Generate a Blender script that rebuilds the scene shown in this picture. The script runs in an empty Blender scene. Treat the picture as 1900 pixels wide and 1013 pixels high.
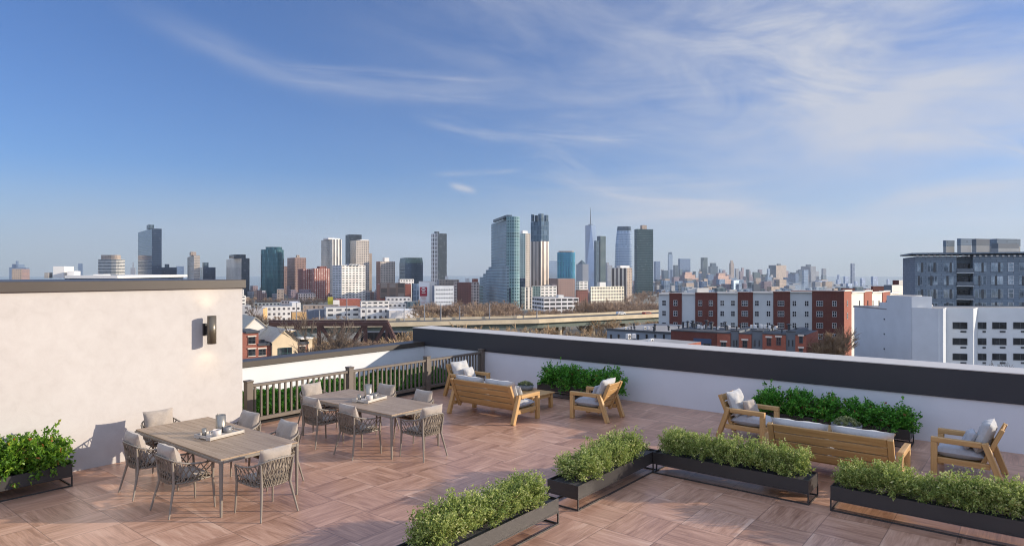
import bpy, math, random
import numpy as np
from mathutils import Vector, Quaternion, Matrix
R = math.radians
sc = bpy.context.scene
col = sc.collection
random.seed(7)

# ---------------------------------------------------------------- view geometry (used to place far things at their own distance)
F, CX, CY, H = 1214.0, 950.0, 506.5, 3.15
c0, s0 = 0.7812, 0.6243
_n = math.hypot(c0, s0); c0 /= _n; s0 /= _n
RIGHT = np.array([s0, -c0]); FWD = np.array([c0, s0])
def W2(r, d): v = RIGHT * r + FWD * d; return float(v[0]), float(v[1])
def at(x, d): return W2((x - CX) / F * d, d)               # plan position seen at column x, d metres ahead
def zt(y, d): return H - (y - CY) * d / F                   # height seen at row y, d metres ahead
def ground_z(d):
    t = min(1, max(0, (d - 280) / 400)); t = t * t * (3 - 2 * t)
    return -24.0 - 16.0 * t
SUN_TO = Vector((1.0, -1.19, 0.425)).normalized()

# ---------------------------------------------------------------- scene graph helpers
def link(o, parent=None):
    col.objects.link(o)
    if parent is not None: o.parent = parent
    return o
def tag(o, label=None, cat=None, group=None, kind=None):
    if label: o['label'] = label
    if cat: o['category'] = cat
    if group: o['group'] = group
    if kind: o['kind'] = kind
    return o
def thing(name, label, cat, loc=(0, 0, 0), rz=0.0, group=None):
    o = bpy.data.objects.new(name, None); o.location = loc; o.rotation_euler = (0, 0, rz); o.empty_display_size = .2
    link(o); return tag(o, label, cat, group)
def copy_tree(o, parent=None):
    c = o.copy(); col.objects.link(c); c.parent = parent
    for ch in list(o.children): copy_tree(ch, c)
    return c
def place(proto, used, loc, rz, label, group=None, sc_=None):
    o = proto if not used else copy_tree(proto)
    used.append(1)
    o.location = loc; o.rotation_euler = (0, 0, rz); o['label'] = label
    if group: o['group'] = group
    if sc_: o.scale = sc_
    return o

class MB:
    """collects faces; build() links them as one mesh object"""
    def __init__(s): s.v = []; s.f = []; s.m = []; s.uv = []; s.smooth = []
    def face(s, pts, mi=0, uv=None, smooth=False):
        b = len(s.v); s.v += [tuple(p) for p in pts]; n = len(pts)
        s.f.append(tuple(range(b, b + n))); s.m.append(mi); s.smooth.append(smooth)
        s.uv += list(uv) if uv else [(0.0, 0.0)] * n
    def mesh(s, verts, faces, mi=0, smooth=False, uvs=None):
        b = len(s.v); s.v += [tuple(p) for p in verts]
        for k, f in enumerate(faces):
            s.f.append(tuple(b + i for i in f)); s.m.append(mi); s.smooth.append(smooth)
            s.uv += uvs[k] if uvs else [(0.0, 0.0)] * len(f)
    def box(s, x0, x1, y0, y1, z0, z1, mi=0, bev=0.0, M=None):
        """box with optional chamfer; uv in metres along the longest direction of each face"""
        c = np.array([(x0 + x1) / 2, (y0 + y1) / 2, (z0 + z1) / 2]); h = np.array([abs(x1 - x0), abs(y1 - y0), abs(z1 - z0)]) / 2
        b = min(bev, h.min() * .9)
        def out(pts, uv):
            pts = [np.array(p) * 1.0 + c for p in pts]
            if M is not None: pts = [M @ Vector(p) for p in pts]
            s.face(pts, mi, uv)
        ru = random.random() * 50
        longa = int(np.argmax(h))
        for a in range(3):
            u, w = (a + 1) % 3, (a + 2) % 3
            for sg in (-1, 1):
                q = []
                for su, sw in ((-1, -1), (1, -1), (1, 1), (-1, 1)):
                    p = [0, 0, 0]; p[a] = sg * h[a]; p[u] = su * (h[u] - b); p[w] = sw * (h[w] - b); q.append(p)
                if sg < 0: q = q[::-1]
                U = [(p[u], p[w]) if h[u] >= h[w] else (p[w], p[u]) for p in q]
                if longa == a: pass
                out(q, [(x + ru, y + ru * .37) for x, y in U])
        if b > 0:
            for a in range(3):
                u, w = (a + 1) % 3, (a + 2) % 3
                for su in (-1, 1):
                    for sw in (-1, 1):
                        q = []
                        for (e, pu, pw) in ((-1, 0, 1), (1, 0, 1), (1, 1, 0), (-1, 1, 0)):
                            p = [0, 0, 0]; p[a] = e * (h[a] - b)
                            p[u] = su * (h[u] - (b if pu == 0 and pw == 1 else 0)) if True else 0
                            p[w] = sw * (h[w] - (b if pu == 1 else 0)); q.append(p)
                        if su * sw < 0: q = q[::-1]
                        out(q, [(p[a] + ru, ru) for p in q])
            for sx in (-1, 1):
                for sy in (-1, 1):
                    for sz in (-1, 1):
                        q = [(sx * h[0], sy * (h[1] - b), sz * (h[2] - b)), (sx * (h[0] - b), sy * h[1], sz * (h[2] - b)), (sx * (h[0] - b), sy * (h[1] - b), sz * h[2])]
                        if sx * sy * sz < 0: q = q[::-1]
                        out(q, [(ru, ru)] * 3)
        return s
    def beam(s, a, b, w, t, mi=0, bev=.006, side=(1, 0, 0)):
        """rectangular bar from a to b, w along side, t across"""
        a = Vector(a); b = Vector(b); z = (b - a); L = z.length; z.normalize()
        x = Vector(side); x = (x - z * x.dot(z)).normalized(); y = z.cross(x)
        M = Matrix(((x.x, y.x, z.x, a.x), (x.y, y.y, z.y, a.y), (x.z, y.z, z.z, a.z), (0, 0, 0, 1)))
        return s.box(-w / 2, w / 2, -t / 2, t / 2, 0, L, mi, bev, M)
    def tube(s, pts, rad, n=6, mi=0, caps=True, smooth=True, flat=1.0):
        pts = [Vector(p) for p in pts]; m = len(pts)
        rad = rad if isinstance(rad, (list, tuple)) else [rad] * m
        vs, fs = [], []
        ref = Vector((0, 0, 1))
        prev = None
        for i, p in enumerate(pts):
            t = (pts[min(i + 1, m - 1)] - pts[max(i - 1, 0)])
            if t.length < 1e-9: t = Vector((0, 0, 1))
            t.normalize()
            if prev is None:
                r0 = ref if abs(t.z) < .9 else Vector((1, 0, 0))
                x = (r0 - t * r0.dot(t)).normalized()
            else:
                x = prev - t * prev.dot(t)
                x = x.normalized() if x.length > 1e-6 else Vector((1, 0, 0))
            prev = x; y = t.cross(x)
            for k in range(n):
                a = 2 * math.pi * k / n
                vs.append(p + (x * math.cos(a) + y * math.sin(a) * flat) * rad[i])
        for i in range(m - 1):
            for k in range(n):
                k2 = (k + 1) % n
                fs.append((i * n + k, i * n + k2, (i + 1) * n + k2, (i + 1) * n + k))
        s.mesh(vs, fs, mi, smooth)
        if caps and n > 2:
            s.mesh(vs[:n], [tuple(range(n))[::-1]], mi); s.mesh(vs[-n:], [tuple(range(n))], mi)
        return s
    def lathe(s, prof, n=20, mi=0, o=(0, 0, 0), smooth=True):
        vs, fs = [], []
        for r, z in prof:
            for k in range(n):
                a = 2 * math.pi * k / n; vs.append((o[0] + r * math.cos(a), o[1] + r * math.sin(a), o[2] + z))
        for i in range(len(prof) - 1):
            for k in range(n):
                k2 = (k + 1) % n; fs.append((i * n + k, i * n + k2, (i + 1) * n + k2, (i + 1) * n + k))
        s.mesh(vs, fs, mi, smooth)
        return s
    def prism(s, p0, p1, z0, z1, mi=0, top=True, tmi=None, us=None, vtop=None):
        """p0 / p1: plan polygons (counter-clockwise) at z0 / z1; uv u along the perimeter, v metres below the top"""
        n = len(p0); mis = mi if isinstance(mi, (list, tuple)) else [mi] * n
        vt = 0.0 if vtop is None else vtop
        uacc = 0.0
        for i in range(n):
            j = (i + 1) % n
            L = math.dist(p0[i], p0[j]); k = 1.0
            st = us[mis[i]] if us and us.get(mis[i]) else None
            if st:
                k = max(1, round(L / st)) * st / L; ua = 0.0
                if L < st * .6: ua, k = uacc, 1.0
            else: ua = uacc
            ub = ua + L * k
            s.face([(*p0[i], z0), (*p0[j], z0), (*p1[j], z1), (*p1[i], z1)], mis[i],
                   [(ua, vt + z1 - z0), (ub, vt + z1 - z0), (ub, vt), (ua, vt)])
            uacc += L
        if top: s.face([(*p, z1) for p in p1], tmi if tmi is not None else mis[0], [(0.0, 0.0)] * n)
        return s
    def build(s, name, mats, parent=None, shade=False, mod=None):
        me = bpy.data.meshes.new(name)
        me.from_pydata(s.v, [], s.f)
        mats = mats if isinstance(mats, (list, tuple)) else [mats]
        for m in mats: me.materials.append(m)
        me.polygons.foreach_set('material_index', np.array(s.m, dtype=np.int32))
        me.polygons.foreach_set('use_smooth', np.array(s.smooth, dtype=bool) | shade)
        uvl = me.uv_layers.new(name='UVMap')
        uvl.data.foreach_set('uv', np.array(s.uv, dtype=np.float32).ravel())
        me.update()
        o = bpy.data.objects.new(name, me)
        return link(o, parent)

def pillow(mb, w, d, h, M, n=12, seed=0, mi=0, wr=.006):
    """stuffed cushion: w x h face, d thick in the middle, pinched corners and creases; local axes x=w, y=thickness, z=h"""
    rnd = random.Random(seed); ph = [rnd.uniform(0, 6.28) for _ in range(8)]
    for sg in (-1, 1):
        vs, fs = [], []
        for i in range(n + 1):
            for j in range(n + 1):
                u = -1 + 2 * i / n; v = -1 + 2 * j / n
                uu = math.copysign(abs(u) ** .85, u); vv = math.copysign(abs(v) ** .85, v)
                e = max(0.0, (1 - abs(uu) ** 3.2)) ** .5 * max(0.0, (1 - abs(vv) ** 3.2)) ** .5
                pin = 1 - .06 * (1 - vv * vv) * abs(uu) ** 4
                pin2 = 1 - .06 * (1 - uu * uu) * abs(vv) ** 4
                wz = wr * (math.sin(7 * uu + 3 * vv + ph[0]) + math.sin(-5 * uu + 8 * vv + ph[1]) * .7 + math.sin(13 * uu * vv + ph[2]) * .8 + math.sin(17 * uu + ph[3]) * .5 * abs(vv) ** 2) * e
                p = Vector((uu * w / 2 * pin, sg * (d / 2 * e + wz * (1 if sg > 0 else .6)), vv * h / 2 * pin2))
                vs.append(M @ p)
        for i in range(n):
            for j in range(n):
                a = i * (n + 1) + j; q = (a, a + n + 1, a + n + 2, a + 1)
                fs.append(q if sg < 0 else q[::-1])
        mb.mesh(vs, fs, mi, True)
def TM(x=0, y=0, z=0, rx=0, ry=0, rz=0):
    return Matrix.Translation((x, y, z)) @ Matrix.Rotation(rz, 4, 'Z') @ Matrix.Rotation(ry, 4, 'Y') @ Matrix.Rotation(rx, 4, 'X')

# ---------------------------------------------------------------- materials
class NT:
    def __init__(s, tree): s.t = tree; s.n = tree.nodes; s.l = tree.links
    def new(s, typ, **kw):
        nd = s.n.new(typ)
        for k, v in kw.items(): setattr(nd, k, v)
        return nd
    def put(s, sock, v):
        if isinstance(v, bpy.types.NodeSocket): s.l.new(v, sock)
        elif v is not None: sock.default_value = v
    def m(s, op, a, b=None, c=None, clamp=False):
        nd = s.new('ShaderNodeMath', operation=op, use_clamp=clamp)
        for i, v in enumerate((a, b, c)):
            if v is not None: s.put(nd.inputs[i], v)
        return nd.outputs[0]
    def ramp(s, fac, stops, interp='LINEAR'):
        nd = s.new('ShaderNodeValToRGB'); cr = nd.color_ramp; cr.interpolation = interp
        while len(cr.elements) > 1: cr.elements.remove(cr.elements[-1])
        for i, (p, cc) in enumerate(stops):
            e = cr.elements[0] if i == 0 else cr.elements.new(p)
            e.position = p; e.color = (*cc, 1) if not isinstance(cc, (int, float)) else (cc, cc, cc, 1)
        s.put(nd.inputs[0], fac); return nd.outputs[0]
    def mix(s, fac, a, b, blend='MIX'):
        nd = s.new('ShaderNodeMix', data_type='RGBA', blend_type=blend, clamp_factor=True)
        s.put(nd.inputs[0], fac)
        for k, v in ((6, a), (7, b)):
            s.put(nd.inputs[k], v if isinstance(v, bpy.types.NodeSocket) else (*v, 1))
        return nd.outputs[2]
    def noise(s, vec, scale, detail=3.0, rough=.55, dist=0.0):
        nd = s.new('ShaderNodeTexNoise'); s.put(nd.inputs['Vector'], vec)
        nd.inputs['Scale'].default_value = scale; nd.inputs['Detail'].default_value = detail
        nd.inputs['Roughness'].default_value = rough; nd.inputs['Distortion'].default_value = dist
        return nd.outputs[0]
    def mapping(s, vec, scale=(1, 1, 1), rot=(0, 0, 0), loc=(0, 0, 0)):
        nd = s.new('ShaderNodeMapping'); s.put(nd.inputs[0], vec)
        nd.inputs['Scale'].default_value = scale; nd.inputs['Rotation'].default_value = rot; nd.inputs['Location'].default_value = loc
        return nd.outputs[0]
    def sep(s, vec):
        nd = s.new('ShaderNodeSeparateXYZ'); s.put(nd.inputs[0], vec); return nd.outputs
    def comb(s, x, y, z=0.0):
        nd = s.new('ShaderNodeCombineXYZ')
        for i, v in enumerate((x, y, z)): s.put(nd.inputs[i], v)
        return nd.outputs[0]
    def coord(s, which='Object'): return s.new('ShaderNodeTexCoord').outputs[which]
    def bump(s, h, strength=.3, dist=.01):
        nd = s.new('ShaderNodeBump'); s.put(nd.inputs['Height'], h)
        nd.inputs['Strength'].default_value = strength; nd.inputs['Distance'].default_value = dist; return nd.outputs[0]
def newmat(name):
    m = bpy.data.materials.new(name); m.use_nodes = True
    t = NT(m.node_tree); b = m.node_tree.nodes['Principled BSDF']
    return m, t, b
def plain(name, colr, rough=.6, metal=0.0, var=.12, scale=6.0, bump=0.0, bscale=60.0, spec=.5, sheen=0.0, coords='Object'):
    m, t, b = newmat(name)
    v = t.coord(coords)
    f = t.noise(v, scale, 4)
    a = tuple(max(0, c * (1 - var)) for c in colr); d = tuple(min(1, c * (1 + var)) for c in colr)
    t.put(b.inputs['Base Color'], t.ramp(f, [(.3, a), (.7, d)]))
    b.inputs['Roughness'].default_value = rough; b.inputs['Metallic'].default_value = metal
    b.inputs['Specular IOR Level'].default_value = spec
    if sheen: b.inputs['Sheen Weight'].default_value = sheen
    if bump: t.put(b.inputs['Normal'], t.bump(t.noise(v, bscale, 3), bump, .01))
    return m
def wood(name, dark, light, rough=.55, gs=1.0, along=0, coords='UV'):
    m, t, b = newmat(name)
    v = t.coord(coords)
    st = t.mapping(v, (1.2 * gs, 26 * gs, 26 * gs))
    g1 = t.noise(st, 1.0, 5, .62, .8); g2 = t.noise(t.mapping(v, (.5, 5, 5)), 1.3, 2)
    f = t.m('ADD', t.m('MULTIPLY', g1, .65), t.m('MULTIPLY', g2, .35))
    t.put(b.inputs['Base Color'], t.ramp(f, [(.33, dark), (.5, tuple((x + y) / 2 for x, y in zip(dark, light))), (.66, light)]))
    b.inputs['Roughness'].default_value = rough
    t.put(b.inputs['Normal'], t.bump(g1, .15, .004))
    return m
def make_floor_mat():
    m, t, b = newmat('wood_look_tile')
    uv = t.coord('UV')
    a = t.new('ShaderNodeAttribute', attribute_name='tile'); tv = a.outputs['Fac']
    l = t.new('ShaderNodeUVMap', uv_map='Edge').outputs[0]; s = t.sep(l)
    e = t.m('MINIMUM', t.m('MINIMUM', s[0], t.m('SUBTRACT', 1.0, s[0])), t.m('MINIMUM', s[1], t.m('SUBTRACT', 1.0, s[1])))
    seam = t.ramp(e, [(.001, .35), (.010, 1.0)])
    # three boards printed on every tile
    bd = t.m('FRACT', t.m('MULTIPLY', s[1], 2.0)); be = t.m('MINIMUM', bd, t.m('SUBTRACT', 1.0, bd))
    bi = t.m('FLOOR', t.m('MULTIPLY', s[1], 2.0))
    wn = t.new('ShaderNodeTexWhiteNoise', noise_dimensions='2D'); t.put(wn.inputs['Vector'], t.comb(t.m('MULTIPLY', tv, 91.7), bi))
    bv = wn.outputs['Value']
    g1 = t.noise(t.mapping(uv, (1.1, 15, 1)), 1.6, 6, .66, 1.2)
    g2 = t.noise(t.mapping(uv, (.8, 4.2, 1), loc=(3, 7, 0)), 1.5, 3, .55, .6)
    g3 = t.noise(t.mapping(uv, (2, 60, 1)), 1.3, 3, .6)
    f = t.m('ADD', t.m('ADD', t.m('MULTIPLY', g1, .52), t.m('MULTIPLY', g2, .36)), t.m('MULTIPLY', g3, .12))
    f = t.m('ADD', f, t.m('MULTIPLY', t.m('SUBTRACT', tv, .5), .07)); f = t.m('ADD', f, t.m('MULTIPLY', t.m('SUBTRACT', bv, .5), .06))
    # paler worn band along the long edges of each tile
    f = t.m('ADD', f, t.m('MULTIPLY', t.ramp(t.m('MINIMUM', s[1], t.m('SUBTRACT', 1.0, s[1])), [(.03, 1.0), (.15, 0.0)]), t.m('MULTIPLY', t.m('SUBTRACT', g2, .42), .5)))
    colr = t.ramp(f, [(.27, (.18, .086, .053)), (.42, (.37, .195, .122)), (.56, (.54, .305, .20)), (.72, (.68, .435, .30))])
    colr = t.mix(t.m('SUBTRACT', 1.0, t.ramp(be, [(.0, .86), (.03, 1.0)])), colr, (.10, .05, .04))
    colr = t.mix(seam, (.075, .045, .036), colr)
    t.put(b.inputs['Base Color'], colr)
    t.put(b.inputs['Roughness'], t.m('ADD', .24, t.m('MULTIPLY', g1, .24)))
    b.inputs['Specular IOR Level'].default_value = .8
    hgt = t.m('ADD', t.m('MULTIPLY', seam, 1.0), t.m('MULTIPLY', g1, .25))
    t.put(b.inputs['Normal'], t.bump(hgt, .25, .004))
    return m
def make_stucco():
    m, t, b = newmat('stucco')
    v = t.coord('Object')
    n1 = t.noise(v, .9, 5, .6, .6); n2 = t.noise(v, 4.5, 6, .68, .4); n3 = t.noise(v, 60, 3)
    f = t.m('ADD', t.m('MULTIPLY', n1, .45), t.m('MULTIPLY', n2, .55))
    t.put(b.inputs['Base Color'], t.ramp(f, [(.30, (.44, .406, .378)), (.46, (.495, .459, .43)), (.62, (.53, .496, .466))]))
    b.inputs['Roughness'].default_value = .9; b.inputs['Specular IOR Level'].default_value = .2
    t.put(b.inputs['Normal'], t.bump(t.m('ADD', t.m('MULTIPLY', n2, .8), t.m('MULTIPLY', n3, .3)), .22, .012))
    return m
def leafmat(name, stops, trans=.35, rough=.5):
    m, t, b = newmat(name)
    a = t.new('ShaderNodeAttribute', attribute_name='tint').outputs['Fac']
    colr = t.ramp(a, stops)
    t.put(b.inputs['Base Color'], colr); b.inputs['Roughness'].default_value = rough
    b.inputs['Specular IOR Level'].default_value = .35
    tr = t.new('ShaderNodeBsdfTranslucent'); t.put(tr.inputs[0], colr)
    mx = t.new('ShaderNodeMixShader'); mx.inputs[0].default_value = trans
    t.l.new(b.outputs[0], mx.inputs[1]); t.l.new(tr.outputs[0], mx.inputs[2])
    t.l.new(mx.outputs[0], t.n['Material Output'].inputs[0])
    return m
MT = {}
MT['tile'] = make_floor_mat()
MT['stucco'] = make_stucco()
MT['white_wall'] = plain('painted_parapet', (.66, .655, .665), .85, var=.03, scale=1.2, bump=.06, bscale=40, spec=.2)
MT['coping'] = plain('bronze_coping', (.060, .046, .036), .42, .0, var=.06, scale=2.0, spec=.5)
MT['band'] = plain('shaded_bronze_coping', (.030, .029, .034), .45, .0, var=.05, scale=1.2)  # shaded copy of the bronze coping, the bluish shade put into its colour
MT['cap'] = plain('pale_metal_cap', (.58, .53, .47), .5, .0, var=.03, scale=1.5)
MT['rail'] = plain('taupe_railing', (.135, .108, .084), .5, var=.06, scale=5)
MT['frame'] = plain('taupe_frame', (.235, .20, .162), .45, var=.05, scale=9)
MT['rope'] = plain('taupe_rope', (.23, .192, .15), .85, var=.22, scale=120, spec=.2)
MT['teak'] = wood('teak', (.37, .20, .066), (.60, .365, .15), .5)
MT['table_wood'] = wood('weathered_table_wood', (.235, .155, .095), (.44, .32, .215), .48, .8)
MT['tray_wood'] = wood('pale_grey_wood', (.42, .37, .31), (.60, .54, .47), .6)
MT['cushion'] = plain('grey_canvas', (.42, .42, .435), .95, var=.07, scale=30, bump=.25, bscale=420, spec=.15, sheen=.25)
MT['cushion_pale'] = plain('pale_canvas', (.46, .445, .425), .95, var=.06, scale=30, bump=.25, bscale=420, spec=.15, sheen=.25)
MT['cushion_beige'] = plain('beige_canvas', (.36, .305, .255), .95, var=.08, scale=30, bump=.25, bscale=420, spec=.15, sheen=.25)
MT['black'] = plain('black_powder_coat', (.034, .030, .028), .42, var=.12, scale=3, spec=.5)
MT['soil'] = plain('potting_soil', (.06, .055, .055), .95, var=.4, scale=40, bump=.8, bscale=80)
MT['stem'] = plain('woody_stem', (.12, .08, .05), .8)
MT['steel'] = plain('brushed_steel', (.34, .31, .26), .36, .75, var=.1, scale=14)
MT['mug_light'] = plain('cream_glaze', (.62, .55, .49), .35, var=.04)
MT['mug_dark'] = plain('grey_glaze', (.22, .21, .20), .35, var=.08)
MT['coffee'] = plain('coffee', (.03, .017, .01), .15)
MT['stone_pot'] = plain('grey_stone_bowl', (.17, .175, .18), .8, var=.2, scale=20)
MT['sconce'] = plain('bronze_lamp', (.165, .14, .105), .35, .5, var=.05)
MT['leaf_light'] = leafmat('small_olive_leaves', [(0, (.10, .15, .035)), (.45, (.28, .355, .085)), (.8, (.49, .53, .17)), (1, (.72, .70, .34))])
MT['leaf_dark'] = leafmat('deep_green_leaves', [(0, (.035, .12, .015)), (.5, (.085, .28, .03)), (.86, (.18, .44, .055)), (.96, (.24, .46, .07)), (1, (.20, .07, .03))], .3, .42)
MT['leaf_bright'] = leafmat('bright_green_leaves', [(0, (.045, .12, .010)), (.5, (.12, .25, .022)), (.88, (.26, .40, .045)), (.97, (.32, .44, .06)), (1, (.36, .12, .03))], .35, .42)
MT['leaf_succ'] = leafmat('grey_green_leaves', [(0, (.09, .12, .05)), (.6, (.24, .28, .13)), (1, (.42, .44, .25))], .15)
MT['ground_leaf'] = leafmat('ground_cover_leaves', [(0, (.018, .08, .005)), (.6, (.055, .19, .012)), (1, (.12, .33, .03))], .3)
# ---------------------------------------------------------------- terrace floor, walls, railing
def build_floor():
    PX, PY, X0, Y0 = .73, .69, 4.83, 6.93
    mb = MB(); tiles = []; edge = []; rnd = random.Random(3)
    for i in range(-12, 15):
        for j in range(-20, 9):
            x0, x1, y0, y1 = X0 + i * PX, X0 + (i + 1) * PX, Y0 + j * PY, Y0 + (j + 1) * PY
            cx0, cx1, cy0, cy1 = max(x0, -4), min(x1, 14.45), max(y0, -7), min(y1, 12.66)
            if cx1 <= cx0 or cy1 <= cy0: continue
            ru, rv = rnd.random() * 80, rnd.random() * 80
            P = [(cx0, cy0), (cx1, cy0), (cx1, cy1), (cx0, cy1)]
            lx = [((p[0] - x0) / PX, (p[1] - y0) / PY) for p in P]
            if (i + j) % 2 == 0: uv = [(p[0] + ru, p[1] + rv) for p in P]; ed = lx
            else: uv = [(p[1] + ru, p[0] + rv) for p in P]; ed = [(b, a) for a, b in lx]
            mb.face([(*p, 0.0) for p in P], 0, uv); tiles.append(rnd.random()); edge += ed
    o = mb.build('terrace_floor', MT['tile'])
    o.data.attributes.new('tile', 'FLOAT', 'FACE').data.foreach_set('value', tiles)
    o.data.uv_layers.new(name='Edge').data.foreach_set('uv', np.array(edge, dtype=np.float32).ravel())
    tag(o, 'terrace floor of square wood-look tiles in a basket weave', 'floor', kind='structure')
build_floor()

t = thing('stucco_wall', 'tall cream stucco stair house wall with bronze coping, left of the railing', 'wall', (0, 11.92, 0))
MB().box(-9, 6.6, 0, 3.6, -24, 2.86, 0).build('wall', MT['stucco'], t)
MB().box(-9.05, 6.65, -.05, 3.65, 2.86, 3.02, 0, .006).build('coping', MT['coping'], t)

t = thing('parapet_wall', 'low white parapet with brown coping behind the railing and green strip', 'wall', (0, 15.11, 0))
MB().box(6.62, 14.44, 0, .42, -24, .84).build('wall', MT['white_wall'], t)
MB().box(6.62, 14.447, -.05, .47, .84, .985, 0, .006).build('coping', MT['coping'], t)

t = thing('parapet_wall', 'long white parapet with wide dark metal band along the right side of the terrace', 'wall', (14.45, 0, 0))
MB().box(0, .52, -9, 15.56, -24, .86).build('wall', MT['white_wall'], t)
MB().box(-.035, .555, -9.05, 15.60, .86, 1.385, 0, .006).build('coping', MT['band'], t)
MB().box(-.045, .80, -9.06, 15.61, 1.385, 1.405, 0, .004).build('cap', MT['cap'], t)

# railing
t = thing('railing', 'taupe post and baluster railing in front of the green strip', 'railing', (0, 12.62, 0))
PXS = [7.12, 9.66, 12.17, 14.36]
for x in PXS:
    p = MB().box(x - .07, x + .07, -.07, .07, 0, .91, 0, .006).build('post', MT['rail'], t)
    MB().box(x - .082, x + .082, -.082, .082, .91, .945, 0, .01).build('post_cap', MT['rail'], p)
for a, b in zip(PXS[:-1], PXS[1:]):
    MB().box(a + .072, b - .072, -.045, .045, .80, .86, 0, .008).build('top_rail', MT['rail'], t)
    MB().box(a + .072, b - .072, -.03, .03, .085, .165, 0, .006).build('bottom_rail', MT['rail'], t)
    n = 17
    for k in range(n):
        x = a + .07 + (b - a - .14) * (k + .5) / n
        MB().box(x - .021, x + .021, -.021, .021, .166, .799, 0, .003).build('baluster', MT['rail'], t)

# sconce
t = thing('wall_lamp', 'bronze cylinder up and down wall lamp on the stucco wall', 'lamp', (5.90, 11.92, 2.115))
MB().box(-.075, .075, -.035, -.001, -.11, .11, 0, .006).build('wall_plate', MT['black'], t)
MB().box(-.035, .035, -.13, -.036, -.07, .07, 0, .004).build('bracket', MT['black'], t)
mb = MB(); mb.lathe([(.066, -.235), (.066, -.252), (.078, -.255), (.078, .255), (.066, .252), (.066, .235)], 28, 0, (0, -.20, 0))
mb.build('lamp_body', MT['sconce'], t)
me, tt, bb = newmat('lamp_lens')
bb.inputs['Base Color'].default_value = (.9, .8, .6, 1); bb.inputs['Emission Color'].default_value = (1, .75, .42, 1); bb.inputs['Emission Strength'].default_value = 3
for sg in (-1, 1):
    lm = MB(); lm.lathe([(.064, .232 * sg), (.0005, .232 * sg)], 24, 0, (0, -.20, 0)); lm.build('lamp_lens', me, t)
    L = bpy.data.lights.new('lamp_bulb', 'SPOT'); L.energy = 3.5; L.color = (1, .74, .42); L.spot_size = R(120); L.spot_blend = .9; L.shadow_soft_size = .05
    lo = bpy.data.objects.new('lamp_bulb', L); lo.location = (0, -.20, .262 * sg); lo.rotation_euler = (0 if sg < 0 else math.pi, 0, 0); link(lo, t)

# ---------------------------------------------------------------- leaves
def leaf_mesh(name, mat, gen, seed, stem=None):
    """gen(rng) -> (P base points, D directions, L lengths, Wd half widths, T tints)"""
    rng = np.random.default_rng(seed)
    P, D, L, Wd, T = gen(rng)
    n = len(P); D = D / np.linalg.norm(D, axis=1, keepdims=True)
    up = rng.normal(size=(n, 3)) * .6 + np.array([0, 0, 1.0]); S = np.cross(D, up); S /= np.linalg.norm(S, axis=1, keepdims=True) + 1e-9
    Nn = np.cross(S, D)
    a = P; tip = P + D * L[:, None] - Nn * (L * .12)[:, None]
    mid = P + D * (L * .5)[:, None] + Nn * (L * .06)[:, None]
    l = mid + S * Wd[:, None] + Nn * (Wd * .35)[:, None]; r = mid - S * Wd[:, None] + Nn * (Wd * .35)[:, None]
    V = np.stack([a, l, tip, r], 1).reshape(-1, 3)
    i = np.arange(n) * 4
    Fc = np.stack([np.stack([i, i + 3, i + 2], 1), np.stack([i, i + 2, i + 1], 1)], 1).reshape(-1, 3)
    me = bpy.data.meshes.new(name)
    me.from_pydata(V.tolist(), [], Fc.tolist()); me.materials.append(mat)
    me.attributes.new('tint', 'FLOAT', 'FACE').data.foreach_set('value', np.repeat(np.clip(T, 0, 1), 2).astype(np.float32))
    me.update(); return me
def twig_gen(nt, lpt, rx, ry, z0, z1, ll, lw, droop=0.0, base=None, up=.55, outw=1.0):
    """twigs rise from the root through an uneven volume; leaves sit along each twig's outer part"""
    def g(rng):
        Ps, Ds, Ls, Ws, Ts = [], [], [], [], []
        for k in range(nt):
            a = rng.uniform(0, 2 * math.pi); q = rng.uniform(.1, 1) ** .6
            end = np.array([math.cos(a) * rx * q, math.sin(a) * ry * q, 0])
            hz = z0 + (z1 - z0) * rng.uniform(.25, 1.0) * (1 - .35 * q ** 3)
            if rng.random() < .12: hz *= 1.17
            end[2] = hz - droop * rng.random() * q * (z1 - z0)
            st = np.array([end[0] * .25 * rng.random(), end[1] * .25 * rng.random(), z0 * .3])
            tone = rng.normal(0, .12)
            for j in range(lpt):
                s = rng.uniform(.45, 1.0)
                p = st + (end - st) * s; p[2] = st[2] + (end[2] - st[2]) * s ** .8
                p += rng.normal(0, .012, 3) + rng.normal(0, .022, 3) * (1.2 - s)
                dd = (end - st) / np.linalg.norm(end - st) * .6 + rng.normal(0, .75, 3); dd[2] += up * .4
                L = ll * rng.uniform(.6, 1.25)
                Ps.append(p); Ds.append(dd); Ls.append(L); Ws.append(lw * rng.uniform(.7, 1.2) * L / ll)
                Ts.append(.46 + tone + rng.normal(0, .16) + (.20 if s > .92 else 0))
        return np.array(Ps), np.array(Ds), np.array(Ls), np.array(Ws), np.array(Ts)
    return g
def stems_mesh(nt, rx, ry, z1, seed):
    rnd = random.Random(seed); mb = MB()
    for k in range(nt):
        a = rnd.uniform(0, 6.28); q = rnd.uniform(.2, .8)
        e = (math.cos(a) * rx * q, math.sin(a) * ry * q, z1 * rnd.uniform(.6, .9))
        mb.tube([(e[0] * .1, e[1] * .1, -.01), (e[0] * .5, e[1] * .5, e[2] * .6), e], [.006, .004, .002], 4)
    return mb
def shrub_protos(kind, nvar, nt, lpt, rx, ry, z0, z1, ll, lw, mat, droop, seed):
    out = []
    for v in range(nvar):
        fm = leaf_mesh(kind + '_foliage', MT[mat], twig_gen(nt, lpt, rx, ry, z0, z1, ll, lw, droop), seed + v)
        sm = stems_mesh(14, rx, ry, z1 * .8, seed + 50 + v).build('stem', MT['stem']); smd = sm.data
        bpy.data.objects.remove(sm); out.append((fm, smd))
    return out
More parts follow.
